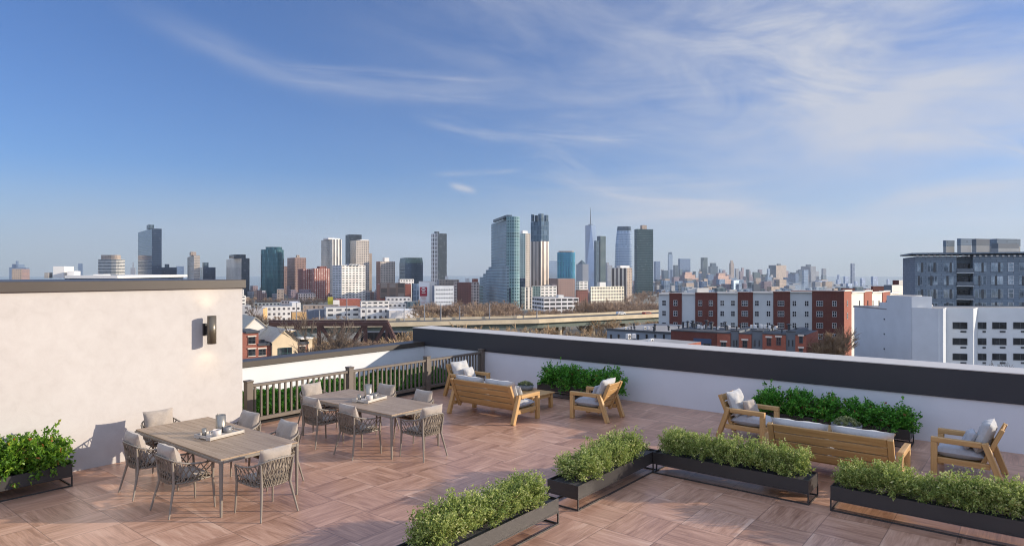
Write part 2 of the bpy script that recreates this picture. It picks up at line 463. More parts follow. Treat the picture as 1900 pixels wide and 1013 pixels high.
def shrub(proto, name, label, loc, rz, s, group):
    t = thing(name, label, 'shrub', loc, rz, group); t.scale = s
    link(bpy.data.objects.new('foliage', proto[0]), t); link(bpy.data.objects.new('stem', proto[1]), t)
    return t
PL = shrub_protos('olive_shrub', 4, 210, 28, .32, .29, .02, .43, .033, .0085, 'leaf_light', .10, 100)
PD = shrub_protos('green_shrub', 4, 170, 22, .36, .32, .02, .50, .050, .0155, 'leaf_dark', .45, 200)
PB = shrub_protos('bright_shrub', 4, 180, 22, .36, .34, .02, .50, .050, .016, 'leaf_bright', .45, 300)

def planter(label, x0, x1, y0, y1, zb=.165, zt_=.33, tall=None):
    """open black steel trough standing in a thin square-bar frame"""
    t = thing('planter', label, 'planter', ((x0 + x1) / 2, (y0 + y1) / 2, 0), 0, 'black metal trough planters')
    a, b = (x1 - x0) / 2, (y1 - y0) / 2; k = .012
    m = MB()
    m.box(-a, a, -b, -b + k, zb, zt_); m.box(-a, a, b - k, b, zb, zt_)
    m.box(-a, -a + k, -b + k, b - k, zb, zt_); m.box(a - k, a, -b + k, b - k, zb, zt_); m.box(-a + k, a - k, -b + k, b - k, zb, zb + k)
    m.build('trough', MT['black'], t)
    f = MB(); w = .018; e = .004
    for sx in (-1, 1):
        for sy in (-1, 1):
            f.box(sx * (a + e), sx * (a + e - w), sy * (b + e), sy * (b + e - w), 0.001, zb - .001)
    for sy in (-1, 1):
        f.box(-a - e + w, a + e - w, sy * (b + e), sy * (b + e - w), .001, .001 + w); f.box(-a - e + w, a + e - w, sy * (b + e - .003), sy * (b + e - w), zb - w - .001, zb - .002)
    for sx in (-1, 1):
        f.box(sx * (a + e), sx * (a + e - w), -b - e + w, b + e - w, .001, .001 + w); f.box(sx * (a + e - .003), sx * (a + e - w), -b - e + w, b + e - w, zb - w - .001, zb - .002)
    f.build('frame', MT['black'], t)
    s = MB(); n = 24; s.face([(-a + k, -b + k, zt_ - .035), (a - k, -b + k, zt_ - .035), (a - k, b - k, zt_ - .035), (-a + k, b - k, zt_ - .035)])
    s.build('soil', MT['soil'], t)
    return t
ORD = ['first', 'second', 'third', 'fourth', 'fifth', 'sixth', 'seventh']
def row(proto, name, fmt, pts, z, s, seed, group, hs=None):
    rnd = random.Random(seed)
    for i, (x, y) in enumerate(pts):
        q = [k * rnd.uniform(.90, 1.10) for k in s]; q[2] *= hs[i] if hs else rnd.uniform(.9, 1.1)
        shrub(proto[i % len(proto)], name, fmt.format(ORD[i]), (x, y, z), rnd.uniform(0, 6.28), q, group)
def lin(a, b, n): return [a + (b - a) * i / (n - 1) for i in range(n)]
planter('black trough planter cut by the bottom edge, its near side sunlit brown', 3.9, 6.78, 4.67, 5.17)
row(PL, 'olive_shrub', '{} small-leaved shrub from the right end of the trough planter at the bottom edge', [(x, 4.92) for x in lin(6.40, 4.86, 5)], .28, (1.08, 1.05, 1.0), 1, 'olive shrubs in the trough at the bottom edge')
planter('black trough planter in the middle, in line with the one at the bottom edge', 7.31, 9.62, 4.72, 5.22)
row(PL, 'olive_shrub', '{} small-leaved shrub from the near end of the middle trough planter', [(x, 4.97) for x in lin(7.70, 9.02, 4)], .28, (1.08, 1.02, 1.10), 2, 'olive shrubs in the middle trough')
planter('black trough planter in front of the left half of the right sofa', 9.45, 9.95, 2.40, 4.71)
row(PL, 'olive_shrub', '{} small-leaved shrub from the left in the trough planter before the right sofa', [(9.70, y) for y in lin(4.42, 2.72, 5)], .28, (1.04, 1.05, 1.04), 3, 'olive shrubs before the right sofa')
planter('black trough planter running out of the picture at the right edge', 9.42, 9.92, -.9, 2.12)
row(PL, 'olive_shrub', '{} small-leaved shrub from the left in the trough planter at the right edge', [(9.67, y) for y in lin(1.86, -.55, 7)], .28, (1.04, 1.05, 1.0), 4, 'olive shrubs in the trough at the right edge')
planter('black trough planter under bright green shrubs against the stucco wall', .9, 3.5, 11.12, 11.66)
row(PB, 'green_shrub', '{} bright green leafy shrub from the right in the trough at the stucco wall', [(x, 11.38) for x in lin(3.20, 1.3, 5)], .29, (1.18, 1.12, 1.12), 5, 'bright green shrubs at the stucco wall')
planter('black trough planter behind the left coffee table, against the shaded parapet', 13.62, 14.12, 7.95, 10.05)
row(PD, 'green_shrub', '{} deep green shrub from the left behind the left coffee table', [(13.86, y) for y in lin(9.66, 8.05, 4)], .29, (1.2, 1.3, 1.16), 6, 'deep green shrubs behind the left coffee table', (1.05, 1.12, .98, 1.08))
planter('black trough planter behind the right sofa, against the shaded parapet', 13.62, 14.12, 1.75, 4.45)
row(PD, 'green_shrub', '{} deep green shrub from the left behind the right sofa', [(13.86, y) for y in lin(4.25, 2.02, 5)], .29, (1.15, 1.2, 1.16), 7, 'deep green shrubs behind the right sofa', (1.0, 1.2, 1.02, .96, .84))

# low ground cover between railing and parapet
def gc(rng):
    n = 36000
    P = np.stack([rng.uniform(6.64, 14.42, n), rng.uniform(12.70, 15.08, n), np.zeros(n)], 1)
    P[:, 2] = .13 * rng.random(n) + .06 + .05 * np.sin(P[:, 0] * 3.1) * np.sin(P[:, 1] * 4.3) + .03 * np.sin(P[:, 0] * 9) * np.cos(P[:, 1] * 7)
    P[:, 2] = np.maximum(P[:, 2], .005)
    D = rng.normal(0, .8, (n, 3)); D[:, 2] = np.abs(D[:, 2]) + .35
    L = rng.uniform(.06, .12, n); return P, D, L, L * .24, rng.normal(.45, .2, n)
o = link(bpy.data.objects.new('ground_cover', leaf_mesh('ground_cover', MT['ground_leaf'], gc, 5)))
tag(o, 'deep green leafy ground cover between the railing and the low parapet', 'ground cover', kind='stuff')
o = MB().box(6.62, 14.44, 12.665, 15.10, -.4, .004).build('planting_bed', MT['soil']); tag(o, 'dark soil bed under the green strip behind the railing', 'soil', kind='structure')
# ---------------------------------------------------------------- furniture
def catmull(P, n):
    P = [Vector(p) for p in P]; out = []
    for i in range(len(P) - 1):
        p0 = P[max(i - 1, 0)]; p1 = P[i]; p2 = P[i + 1]; p3 = P[min(i + 2, len(P) - 1)]
        for k in range(n):
            t = k / n
            out.append(.5 * ((2 * p1) + (p2 - p0) * t + (2 * p0 - 5 * p1 + 4 * p2 - p3) * t * t + (3 * p1 - p0 - 3 * p2 + p3) * t ** 3))
    out.append(P[-1]); return out
def samp(C, t):
    t = min(max(t, 0), 1) * (len(C) - 1); i = min(int(t), len(C) - 2); return C[i].lerp(C[i + 1], t - i)
def make_chair():
    t = thing('dining_chair', 'x', 'chair')
    half = [(.285, .26, .635), (.30, .06, .645), (.285, -.12, .675), (.225, -.25, .725), (.10, -.305, .755), (0, -.315, .76)]
    top = catmull([(x, y, z) for x, y, z in half] + [(-x, y, z) for x, y, z in half[-2::-1]], 6)
    hb = [(.245, .25, .415), (.25, .05, .41), (.235, -.12, .41), (.18, -.205, .41), (.09, -.24, .41), (0, -.25, .41)]
    bot = catmull([(x, y, z) for x, y, z in hb] + [(-x, y, z) for x, y, z in hb[-2::-1]], 6)
    MB().tube(top, .0125, 6).build('arm_rail', MT['frame'], t)
    fr = MB(); fr.tube(bot + [bot[0]], .014, 6); fr.box(-.235, .235, -.20, .245, .405, .43, 0, .008); fr.build('seat_frame', MT['frame'], t)
    for sx in (-1, 1):
        MB().tube([(sx * .275, .285, 0), (sx * .262, .262, .40), (sx * .285, .26, .635)], [.0115, .018, .015], 8).build('leg', MT['frame'], t)
        MB().tube([(sx * .27, -.315, 0), (sx * .205, -.225, .40), (sx * .235, -.255, .71)], [.0115, .019, .015], 8).build('leg', MT['frame'], t)
    w = MB(); N = 21; dl = 1.9 / N
    for i in range(N + 1):
        t0 = i / N
        for sg in (-1, 1):
            t1 = t0 + sg * dl
            if t1 < -.02 or t1 > 1.02: continue
            a = samp(top, t0); b = samp(bot, t1); m = (a + b) / 2
            nrm = Vector((m.x, m.y, 0)); nrm = nrm.normalized() if nrm.length > 0 else Vector((0, -1, 0))
            pts = [a + nrm * .012, a.lerp(b, .28) + nrm * (.006 + sg * .006), m + nrm * (.008 - sg * .005), a.lerp(b, .72) + nrm * (.006 + sg * .006), b + nrm * .014]
            w.tube(pts, .0082, 4, caps=False, flat=.6)
        a = samp(bot, t0); w.tube([a + Vector((0, 0, .02)), a + Vector((a.x, a.y, 0)) * .07 + Vector((0, 0, .045)), a + Vector((0, 0, .085))], .009, 4, caps=False)
        a = samp(top, t0); w.tube([a + Vector((-.008, 0, -.014)), a + Vector((0, 0, .016)), a + Vector((.008, 0, -.014))], .007, 4, caps=False)
    w.build('woven_rope_back', MT['rope'], t)
    s = MB(); pillow(s, .47, .075, .46, TM(0, .015, .465, rx=R(90)), 12, 4, wr=.003); s.build('seat_pad', MT['cushion_beige'], t)
    s = MB(); pillow(s, .47, .17, .42, TM(0, -.185, .69, rx=R(14)), 16, 9, wr=.007); s.build('back_cushion', MT['cushion_beige'], t)
    return t
chair0 = make_chair(); used = []
def seat_row(T, cx, cy, far):
    """six chairs round one dining table"""
    jit = random.Random(int(cx * 10))
    g = 'rope chairs round the ' + T
    L = [((cx - .70, cy - .58), -90, 'rope chair on the left of the {}, nearer the camera'),
         ((cx - .69, cy + .50), -90, 'rope chair on the left of the {}, farther from the camera'),
         ((cx - .08, cy - 1.56), 0, 'rope chair at the near end of the {}, back to the camera'),
         ((cx + .66, cy - .56), 90, 'rope chair on the right of the {}, nearer the camera'),
         ((cx + .66, cy + .52), 90, 'rope chair on the right of the {}, farther from the camera'),
         ((cx - .02, cy + 1.60), 180, 'rope chair at the far end of the {}, ' + far)]
    for (x, y), a, lb in L:
        place(chair0, used, (x, y, 0), R(a + jit.uniform(-3, 3)), lb.format(T), g)
def make_table():
    t = thing('dining_table', 'x', 'table', group='dining tables on the terrace')
    hx, hy = .565, 1.30
    m = MB(); n = 9; wd = 2 * hx / n
    for k in range(n):
        m.box(-hx + k * wd + .0012, -hx + (k + 1) * wd - .0012, -hy, hy, .728, .75, 0, .0015)
    m.build('tabletop', MT['table_wood'], t)
    f = MB()
    for sx in (-1, 1): f.box(sx * (hx + .012), sx * (hx - .03), -hy - .012, hy + .012, .69, .727, 0, .004)
    for sy in (-1, 1): f.box(-hx + .031, hx - .031, sy * (hy + .012), sy * (hy - .03), .69, .727, 0, .004)
    f.build('table_frame', MT['frame'], t)
    for sx in (-1, 1):
        for sy in (-1, 1):
            MB().tube([(sx * (hx - .01), sy * (hy - .01), 0), (sx * (hx - .012), sy * (hy - .012), .69)], [.017, .028], 10).build('leg', MT['frame'], t)
    return t
tab0 = make_table(); tu = []
T1, T2 = 'left dining table', 'right dining table'
place(tab0, tu, (4.81, 9.50, 0), 0, 'long weathered wood dining table nearest the stucco wall, with a steel jug on it')
place(tab0, tu, (7.94, 9.80, 0), 0, 'long weathered wood dining table in front of the railing, nearer the teak sofas')
seat_row(T1, 4.81, 9.50, 'against the stucco wall'); seat_row(T2, 7.94, 9.80, 'next to the railing')

def mug(mat, r, h, name, label, cat, loc, rz, group, fill=True, handle=True):
    t = thing(name, label, cat, loc, rz, group)
    MB().lathe([(.0005, .004), (r * .86, .001), (r * .97, h * .25), (r, h), (r - .004, h), (r - .006, h * .3), (.0005, .012)], 22).build('cup', MT[mat], t)
    if handle: MB().tube(catmull([(r * .96, 0, h * .82), (r + .028, 0, h * .82), (r + .034, 0, h * .45), (r * .95, 0, h * .22)], 5), .0055, 6).build('handle', MT[mat], t)
    if fill: MB().lathe([(r - .006, h * .8), (.0005, h * .8)], 20).build('coffee', MT['coffee'], t)
    return t
def tray_set(x, y, T, rz):
    c, s = math.cos(rz), math.sin(rz)
    def P(a, b, z): return (x + a * c - b * s, y + a * s + b * c, z)
    t = thing('serving_tray', 'pale wooden serving tray on the ' + T, 'tray', (x, y, .751), rz, 'serving trays on the dining tables')
    m = MB(); a, b = .27, .19
    m.box(-a, a, -b, b, .008, .02)
    m.box(-a, a, -b, -b + .014, .021, .05, 0, .002); m.box(-a, a, b - .014, b, .021, .05, 0, .002)
    m.build('tray_base', MT['tray_wood'], t)
    for sx in (-1, 1):
        h = MB(); x0, x1 = sx * (a + .013), sx * (a + .001)
        h.box(x0, x1, -b, -.085, .0, .055, 0, .002); h.box(x0, x1, .085, b, .0, .055, 0, .002); h.box(x0, x1, -.085, .085, .034, .055, 0, .002)
        h.build('handle_board', MT['tray_wood'], t)
    z = .772
    mug('mug_light', .062, .095, 'mug', 'cream mug at the front of the tray on the ' + T, 'mug', P(-.10, -.08, z), rz + 2.9, 'cream mugs on the trays')
    mug('mug_dark', .062, .088, 'mug', 'dark grey mug at the right of the tray on the ' + T, 'mug', P(.13, .0, z), rz + -.5, 'dark grey mugs on the trays')
    mug('steel', .034, .11, 'tumbler', 'slim metal tumbler at the left corner of the tray on the ' + T, 'tumbler', P(-.19, .09, z), 0, 'slim tumblers on the trays', False, False)
    j = thing('jug', 'tall brushed steel jug at the back of the tray on the ' + T, 'jug', P(.10, .115, z), rz, 'steel jugs on the trays')
    r, h = .072, .25; pr = [(.0005, .001), (r * .92, .001), (r * .96, .02), (r, h), (r - .004, h), (r - .007, .02), (.0005, .012)]
    MB().lathe(pr, 26).build('jug_body', MT['steel'], j)
    MB().tube([(.03, .01, .03), (-.045, .02, h + .03)], .004, 6).build('stirrer', MT['steel'], j)
tray_set(4.86, 9.42, T1, R(8)); tray_set(7.98, 9.82, T2, R(12))

# teak lounge furniture: origin on the floor, facing +Y
def make_lounge(name, cat, w, nseat, nsl, group):
    t = thing(name, 'x', cat, group=group)
    hw = w / 2; T_ = MT['teak']; bw = .085
    for sx in (-1, 1):
        x = sx * (hw - bw / 2)
        MB().beam((x, .385, 0), (x, .385, .505), bw, .085, side=(1, 0, 0)).build('leg', T_, t)
        MB().box(x - bw / 2, x + bw / 2, -.225, .4275, .506, .585, 0, .007).build('armrest', T_, t)
        MB().beam((x, -.47, 0), (x, -.262, .584), bw, .085, side=(1, 0, 0)).build('leg', T_, t)
        MB().box(x - sx * .015 - .025, x - sx * .015 + .025, -.33, .342, .19, .275, 0, .005).build('side_rail', T_, t)
        xp = sx * (hw - bw - .048)
        MB().beam((xp, -.20, .17), (xp, -.475, .80), .08, .06, side=(1, 0, 0)).build('back_post', T_, t)
    iw = hw - bw - .002
    MB().box(-iw, iw, .36, .40, .19, .275, 0, .005).build('front_rail', T_, t)
    b = MB(); b.box(-iw, iw, -.20, .355, .235, .255); b.build('seat_deck', T_, t)
    sw = iw - .092
    d = Vector((0, -.275, .63)).normalized(); o = Vector((0, -.20, .17)); L = .687
    hgt = (L - .10) / nsl
    for k in range(nsl):
        a = o + d * (.10 + k * hgt + .012); e = o + d * (.10 + (k + 1) * hgt - .008)
        MB().beam(a, e, 2 * sw, .026, side=(1, 0, 0), bev=.004).build('back_slat', T_, t)
    cw = 2 * (iw - .004) / nseat
    for k in range(nseat):
        x = -iw + .004 + cw * (k + .5)
        s = MB(); pillow(s, cw, .20, .66, TM(x, .075, .345, rx=R(90)), 14, k + 3, wr=.004); s.build('seat_cushion', MT['cushion'], t)
        s = MB(); pillow(s, cw - .02, .20, .50, TM(x, -.235, .635, rx=R(22)), 16, k + 11, wr=.012); s.build('back_cushion', MT['cushion_pale'], t)
    return t
sofa0 = make_lounge('sofa', 'sofa', 1.92, 2, 4, 'teak sofas'); su = []
place(sofa0, su, (11.06, 9.36, 0), R(-90), 'teak slatted sofa with pale cushions near the railing, its back to the dining tables')
place(sofa0, su, (11.02, 2.42, 0), R(-90), 'teak slatted sofa with pale cushions behind the two trough planters on the right')
arm0 = make_lounge('armchair', 'armchair', .80, 1, 4, 'teak armchairs'); au = []
place(arm0, au, (12.42, 11.38, 0), R(180), 'teak armchair beside the end post of the railing')
place(arm0, au, (12.32, 7.50, 0), R(3), 'teak armchair beside the left green shrubs, its slatted back to the open floor')
place(arm0, au, (12.66, 4.28, 0), R(177), 'teak armchair at the left end of the right sofa')
place(arm0, au, (12.52, .84, 0), R(-2), 'teak armchair nearest the right edge of the picture')
def throw(label, x, y, z, rz, tilt, s=.36, mat='cushion_beige', seed=1):
    t = thing('throw_pillow', label, 'pillow', (x, y, z), rz, 'small throw pillows')
    m = MB(); pillow(m, s, .14, s * .82, TM(0, 0, s * .40, rx=tilt), 14, seed, wr=.008); m.build('pillow_cover', MT[mat], t)
    b = MB(); b.tube([(-s * .5, 0, s * .40), (s * .5, 0, s * .40)], .001, 3)
    return t
throw('beige patterned throw pillow on the armchair at the left end of the right sofa', 12.62, 4.24, .425, R(168), R(24), .38, 'cushion_beige', 3)
throw('grey throw pillow on the armchair nearest the right edge', 12.42, .80, .425, R(8), R(26), .36, 'cushion', 5)
throw('grey throw pillow on the armchair right of the left group of shrubs', 12.38, 7.46, .425, R(-8), R(26), .36, 'cushion', 6)
throw('pale throw pillow at the right end of the left sofa', 10.98, 8.72, .425, R(-84), R(26), .42, 'cushion_pale', 8)
throw('pale throw pillow on the armchair beside the railing end post', 12.40, 11.30, .425, R(186), R(24), .40, 'cushion_pale', 9)

def make_coffee():
    t = thing('coffee_table', 'x', 'table', group='teak coffee tables')
    hx, hy, z = .44, .66, .36
    m = MB(); n = 6; w = 2 * hx / n
    for k in range(n): m.box(-hx + k * w + .004, -hx + (k + 1) * w - .004, -hy, hy, z - .028, z, 0, .004)
    m.build('tabletop', MT['teak'], t)
    a = MB()
    for sx in (-1, 1): a.box(sx * (hx - .05), sx * (hx - .08), -hy + .12, hy - .12, z - .11, z - .029, 0, .004)
    for sy in (-1, 1): a.box(-hx + .12, hx - .12, sy * (hy - .05), sy * (hy - .08), z - .11, z - .029, 0, .004)
    a.build('apron', MT['teak'], t)
    for sx in (-1, 1):
        for sy in (-1, 1): MB().box(sx * (hx - .035), sx * (hx - .115), sy * (hy - .035), sy * (hy - .115), 0, z - .029, 0, .006).build('leg', MT['teak'], t)
    return t
cof0 = make_coffee(); cu = []
place(cof0, cu, (12.22, 9.48, 0), 0, 'low teak coffee table between the left sofa and the green shrubs')
place(cof0, cu, (12.62, 2.55, 0), 0, 'low teak coffee table hidden behind the right sofa')
def bowl_plant(label, x, y, z, rz):
    t = thing('potted_plant', label, 'plant', (x, y, z), rz, 'succulent bowls on the coffee tables')
    MB().lathe([(.0005, .001), (.15, .001), (.19, .03), (.205, .115), (.195, .118), (.18, .085), (.0005, .085)], 26).build('bowl', MT['stone_pot'], t)
    def g(rng):
        P, D, L, Wd, T = [], [], [], [], []
        for k in range(70):
            a = rng.uniform(0, 6.28); q = math.sqrt(rng.random()) * .17
            c = np.array([math.cos(a) * q, math.sin(a) * q, .10 + .07 * (1 - (q / .17) ** 2) + rng.uniform(0, .02)]); tn = rng.normal(.5, .18)
            for j in range(16):
                d = rng.normal(0, .8, 3); d[2] = abs(d[2]) * .9 + .15
                P.append(c + rng.normal(0, .005, 3)); D.append(d); L.append(rng.uniform(.026, .045)); Wd.append(.008); T.append(tn + rng.normal(0, .12))
        return tuple(map(np.array, (P, D, L, Wd, T)))
    link(bpy.data.objects.new('foliage', leaf_mesh('succulent', MT['leaf_succ'], g, int(x * 10))), t); return t
bowl_plant('grey bowl of succulents on the left coffee table', 12.42, 9.52, .361, 0)
bowl_plant('grey bowl of succulents showing over the back of the right sofa', 12.57, 2.57, .361, 1).scale = (1.2, 1.2, 1.35)
# ---------------------------------------------------------------- city: materials
def lc(r, g, b):
    f = lambda c: (c / 255 / 12.92) if c <= 10 else ((c / 255 + .055) / 1.055) ** 2.4
    return (f(r), f(g), f(b))
FM = {}; FDU = {}
def facade(name, wall, glass, du=3.0, dv=3.2, wu=.6, wv=.55, gr=.15, gm=.25, var=.5, wr=.8, wm=0.0, blinds=.12, streak=.15, sp=0.0):
    m, t, b = newmat(name)
    uv = t.sep(t.coord('UV'))
    un = t.m('DIVIDE', uv[0], du); vn = t.m('DIVIDE', uv[1], dv)
    mask = None
    for n_, w in ((un, wu), (vn, wv)):
        if w < 1:
            k = t.m('LESS_THAN', t.m('ABSOLUTE', t.m('SUBTRACT', t.m('FRACT', n_), .5)), w / 2)
            mask = k if mask is None else t.m('MULTIPLY', mask, k)
    if mask is None: mask = 1.0
    wn = t.new('ShaderNodeTexWhiteNoise', noise_dimensions='2D')
    t.put(wn.inputs[0], t.comb(t.m('FLOOR', un), t.m('FLOOR', vn)))
    rv = wn.outputs['Value']
    g = t.ramp(rv, [(0, tuple(c * (1 - var) for c in glass)), (1 - blinds - .01, tuple(min(1, c * (1 + var)) for c in glass)), (1 - blinds + .01, tuple(min(1, c * 1.5 + .06) for c in glass))])
    ob = t.coord('Object')
    st = t.noise(t.mapping(ob, (.08, .08, .05)), 1.0, 4)
    wl = t.ramp(st, [(.3, tuple(c * (1 - streak) for c in wall)), (.7, tuple(min(1, c * (1 + streak)) for c in wall))])
    if sp:   # spandrel line each floor
        wl = t.mix(t.m('LESS_THAN', t.m('FRACT', t.m('ADD', vn, .5)), .12), wl, tuple(c * (1 - sp) for c in wall))
    t.put(b.inputs['Base Color'], t.mix(mask, wl, g))
    mk = mask if isinstance(mask, bpy.types.NodeSocket) else None
    def lerp(a, c):
        return t.m('ADD', a, t.m('MULTIPLY', mk, c - a)) if mk else c
    t.put(b.inputs['Roughness'], lerp(wr, gr)); t.put(b.inputs['Metallic'], lerp(wm, gm))
    FM[name] = m; FDU[name] = du
    return m
facade('concrete_grid', lc(190, 178, 165), lc(70, 72, 78), 3.2, 3.1, .5, .5)
facade('warm_white_stripes', lc(232, 224, 210), lc(62, 64, 72), 5.2, 30, .46, 1.0, var=.2)
facade('cream_stripes', lc(222, 212, 196), lc(84, 84, 88), 4.6, 3.2, .46, .9)
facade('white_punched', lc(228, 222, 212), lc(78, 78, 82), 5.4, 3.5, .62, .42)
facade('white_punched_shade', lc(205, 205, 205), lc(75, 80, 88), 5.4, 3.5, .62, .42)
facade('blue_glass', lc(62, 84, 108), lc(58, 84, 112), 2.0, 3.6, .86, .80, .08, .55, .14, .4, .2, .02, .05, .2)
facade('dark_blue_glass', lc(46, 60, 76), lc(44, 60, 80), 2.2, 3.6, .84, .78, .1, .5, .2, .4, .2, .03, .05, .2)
facade('teal_glass', lc(42, 80, 86), lc(50, 96, 104), 2.4, 7.2, .6, .9, .1, .45, .28, .4, .2, .04, .1, .2)
facade('green_glass', lc(70, 88, 88), lc(52, 74, 78), 2.2, 3.3, .86, .70, .12, .35, .25, .5, .1, .06, .06)
facade('white_bands', lc(215, 210, 200), lc(60, 70, 76), 3.0, 3.4, 1.0, .56)
facade('navy_grid', lc(240, 238, 234), lc(40, 44, 52), 5.0, 6.8, .56, .86, var=.3)
facade('charcoal_glass', lc(44, 52, 60), lc(50, 62, 72), 2.0, 3.3, .7, .7, .15, .3, .3)
facade('brown_brick', lc(150, 122, 112), lc(84, 76, 78), 3.0, 3.1, .45, .5)
facade('red_brick', lc(146, 84, 72), lc(196, 180, 168), 3.4, 3.2, .42, .62, .5, 0, .25, streak=.2)
facade('red_brick_dark', lc(140, 88, 76), lc(58, 50, 54), 3.2, 3.2, .42, .5, streak=.2)
facade('white_brick_grid', lc(214, 196, 184), lc(74, 58, 56), 3.4, 3.6, .5, .55)
facade('cream_grid', lc(236, 226, 202), lc(58, 52, 50), 4.6, 4.3, .56, .56, .4, 0, .4)
facade('big_teal', lc(146, 164, 172), lc(48, 66, 76), 4.4, 3.6, .46, .52, .15, .1, .35)
facade('big_teal_curve', lc(126, 152, 154), lc(64, 100, 106), 3.6, 3.6, .56, .62, .1, .35, .45)
facade('teal_podium', lc(138, 160, 158), lc(44, 68, 78), 9, 4.2, .7, .45, .2, .2, .3)
facade('pale_green_balcony', lc(196, 204, 196), lc(74, 110, 108), 4.2, 3.2, .45, .7, .2, .1, .5)
facade('bronze_cladding', lc(176, 162, 150), lc(112, 102, 96), 7.0, 60, .45, 1.0, .2, .5, .2, .35, .4)
facade('deep_blue_glass', lc(78, 98, 114), lc(64, 86, 104), 3.2, 7, .7, .85, .1, .3, .3)
facade('aqua_glass', lc(80, 148, 160), lc(50, 110, 150), 3.0, 3.4, .55, .7, .12, .4, .4)
facade('pale_glass', lc(152, 164, 176), lc(128, 146, 164), 4, 8, .8, .85, .1, .5, .08, .3, .3, .0, .03)
facade('sky_glass', lc(148, 166, 188), lc(132, 154, 184), 5, 9, .85, .9, .06, .7, .06, .3, .4, .0, .02)
facade('hazed_blue', lc(150, 164, 186), lc(138, 154, 178), 4, 5, .7, .7, .4, .05, .1)  # distance haze mixed into the wall and glass colours
facade('hazed_slate', lc(96, 112, 136), lc(84, 102, 128), 4, 5, .7, .7, .4, .05, .1)  # darker tower colours, also paled to stand in for haze
facade('slate_tower', lc(72, 88, 98), lc(62, 80, 92), 3, 6, .7, .8, .15, .35, .15)
facade('tan_stone', lc(168, 150, 134), lc(116, 106, 102), 4, 4, .4, .5)
facade('orange_stone', lc(200, 164, 146), lc(120, 92, 88), 4.5, 4.2, .45, .5, .5, 0, .3)
facade('mauve_stone', lc(140, 122, 126), lc(104, 98, 110), 4, 4, .45, .5)
facade('grey_stone', lc(150, 150, 152), lc(104, 110, 118), 4, 4, .5, .55)
facade('blue_grey', lc(104, 122, 144), lc(92, 112, 138), 4, 4.2, .7, .7, .15, .35, .12)
facade('brown_white_columns', lc(222, 212, 196), lc(76, 68, 66), 7.4, 60, .52, 1.0, .4, 0, .1)
facade('garage', lc(232, 226, 220), lc(30, 28, 30), 7.0, 4.4, .84, .50, .8, 0, .3, blinds=.01)
facade('factory_white', lc(230, 224, 216), lc(78, 74, 76), 4.2, 4.4, .5, .42, .4, 0, .4)
facade('factory_plain', lc(226, 218, 210), lc(200, 192, 184), 14, 40, .02, 1.0, .8, 0, .1)
facade('tan_plain', lc(205, 165, 112), lc(180, 140, 98), 6, 60, .06, 1.0, .8, 0, .1)
facade('grey_plain', lc(118, 124, 136), lc(104, 110, 122), 3, 60, .06, 1.0, .7, 0, .1)
facade('round_window_white', lc(238, 236, 232), lc(240, 238, 236), 5, 5, .02, .02)
facade('dark_plain', lc(40, 36, 36), lc(36, 33, 33), 3, 60, .06, 1.0, .8, 0, .1)
facade('mural', lc(92, 78, 74), lc(62, 56, 56), 11, 7, .7, .85, .7, 0, .5, blinds=.2)
facade('rust_brick', lc(152, 88, 70), lc(134, 76, 60), 3, 3, .3, .3, .8, 0, .2)
ROOF = plain('grey_roof', lc(150, 146, 142), .9, var=.2, scale=.2)
ROOFD = plain('dark_roof', lc(70, 72, 76), .9, var=.2, scale=.2)
WHITE_R = plain('white_roof_plant', lc(222, 218, 212), .7, var=.05)
STEEL_D = plain('dark_steel', lc(60, 62, 66), .6)

def footprint(x0, xc, x1, d, th, dp=None, dback=None):
    r0 = (xc - CX) / F * d; k1 = (x1 - CX) / F; k0 = (x0 - CX) / F; a = R(th)
    tr = (k1 * d - r0) / max(.05, math.cos(a) - k1 * math.sin(a))
    if xc - x0 > 1: tl = (r0 - k0 * d) / max(.12, math.sin(a) + k0 * math.cos(a))
    else: tl = dp if dp else tr * .9
    if dp: tl = dp
    C = np.array([r0, d]); eR = np.array([math.cos(a), math.sin(a)]) * tr; eL = np.array([-math.sin(a), math.cos(a)]) * tl
    return [W2(*p) for p in (C, C + eR, C + eR + eL, C + eL)]
def inset(P, k):
    c = np.mean(np.array(P), 0); return [tuple(c + (np.array(p) - c) * k) for p in P]
def solid(P, z0, z1, mats, name, parent=None, P1=None, roof=ROOF):
    mb = MB(); n = len(P); names = [m if isinstance(m, str) else None for m in mats]
    mm = [FM[m] if isinstance(m, str) else m for m in mats]
    mi = [1, 0, 1, 0] if n == 4 and len(mm) > 1 else [0] * n
    us = {i: FDU.get(nm) for i, nm in enumerate(names)}
    mb.prism(P, P1 or P, z0, z1, mi, True, len(mm), us)
    return mb.build(name, mm + [roof], parent)
def tower(name, label, x0, xc, x1, yt, d, mL, mR=None, th=28, dp=None, ex=(), cat='building', group=None, roof=ROOF, yb=None):
    P = footprint(x0, xc, x1, d, th, dp); z1 = zt(yt, d); z0 = zt(yb, d) if yb else ground_z(d) - 2
    mats = [mL, mR or mL]
    loc = (P[0][0], P[0][1], z0)
    root = thing(name, label, cat, (0, 0, 0), 0, group)
    solid(P, z0, z1, mats, 'facade', root, roof=roof)
    for e in ex:
        pn, a, b, y, m = e[:5]; k = e[5] if len(e) > 5 else .6; zb = zt(e[6], d) if len(e) > 6 else z1 - .05
        Q = footprint(a, a + .3 * (b - a), b, d + (k * 14), max(th, 22))
        solid(Q, zb, zt(y, d), [m], pn, root, roof=m if not isinstance(m, str) else ROOF)
    return root
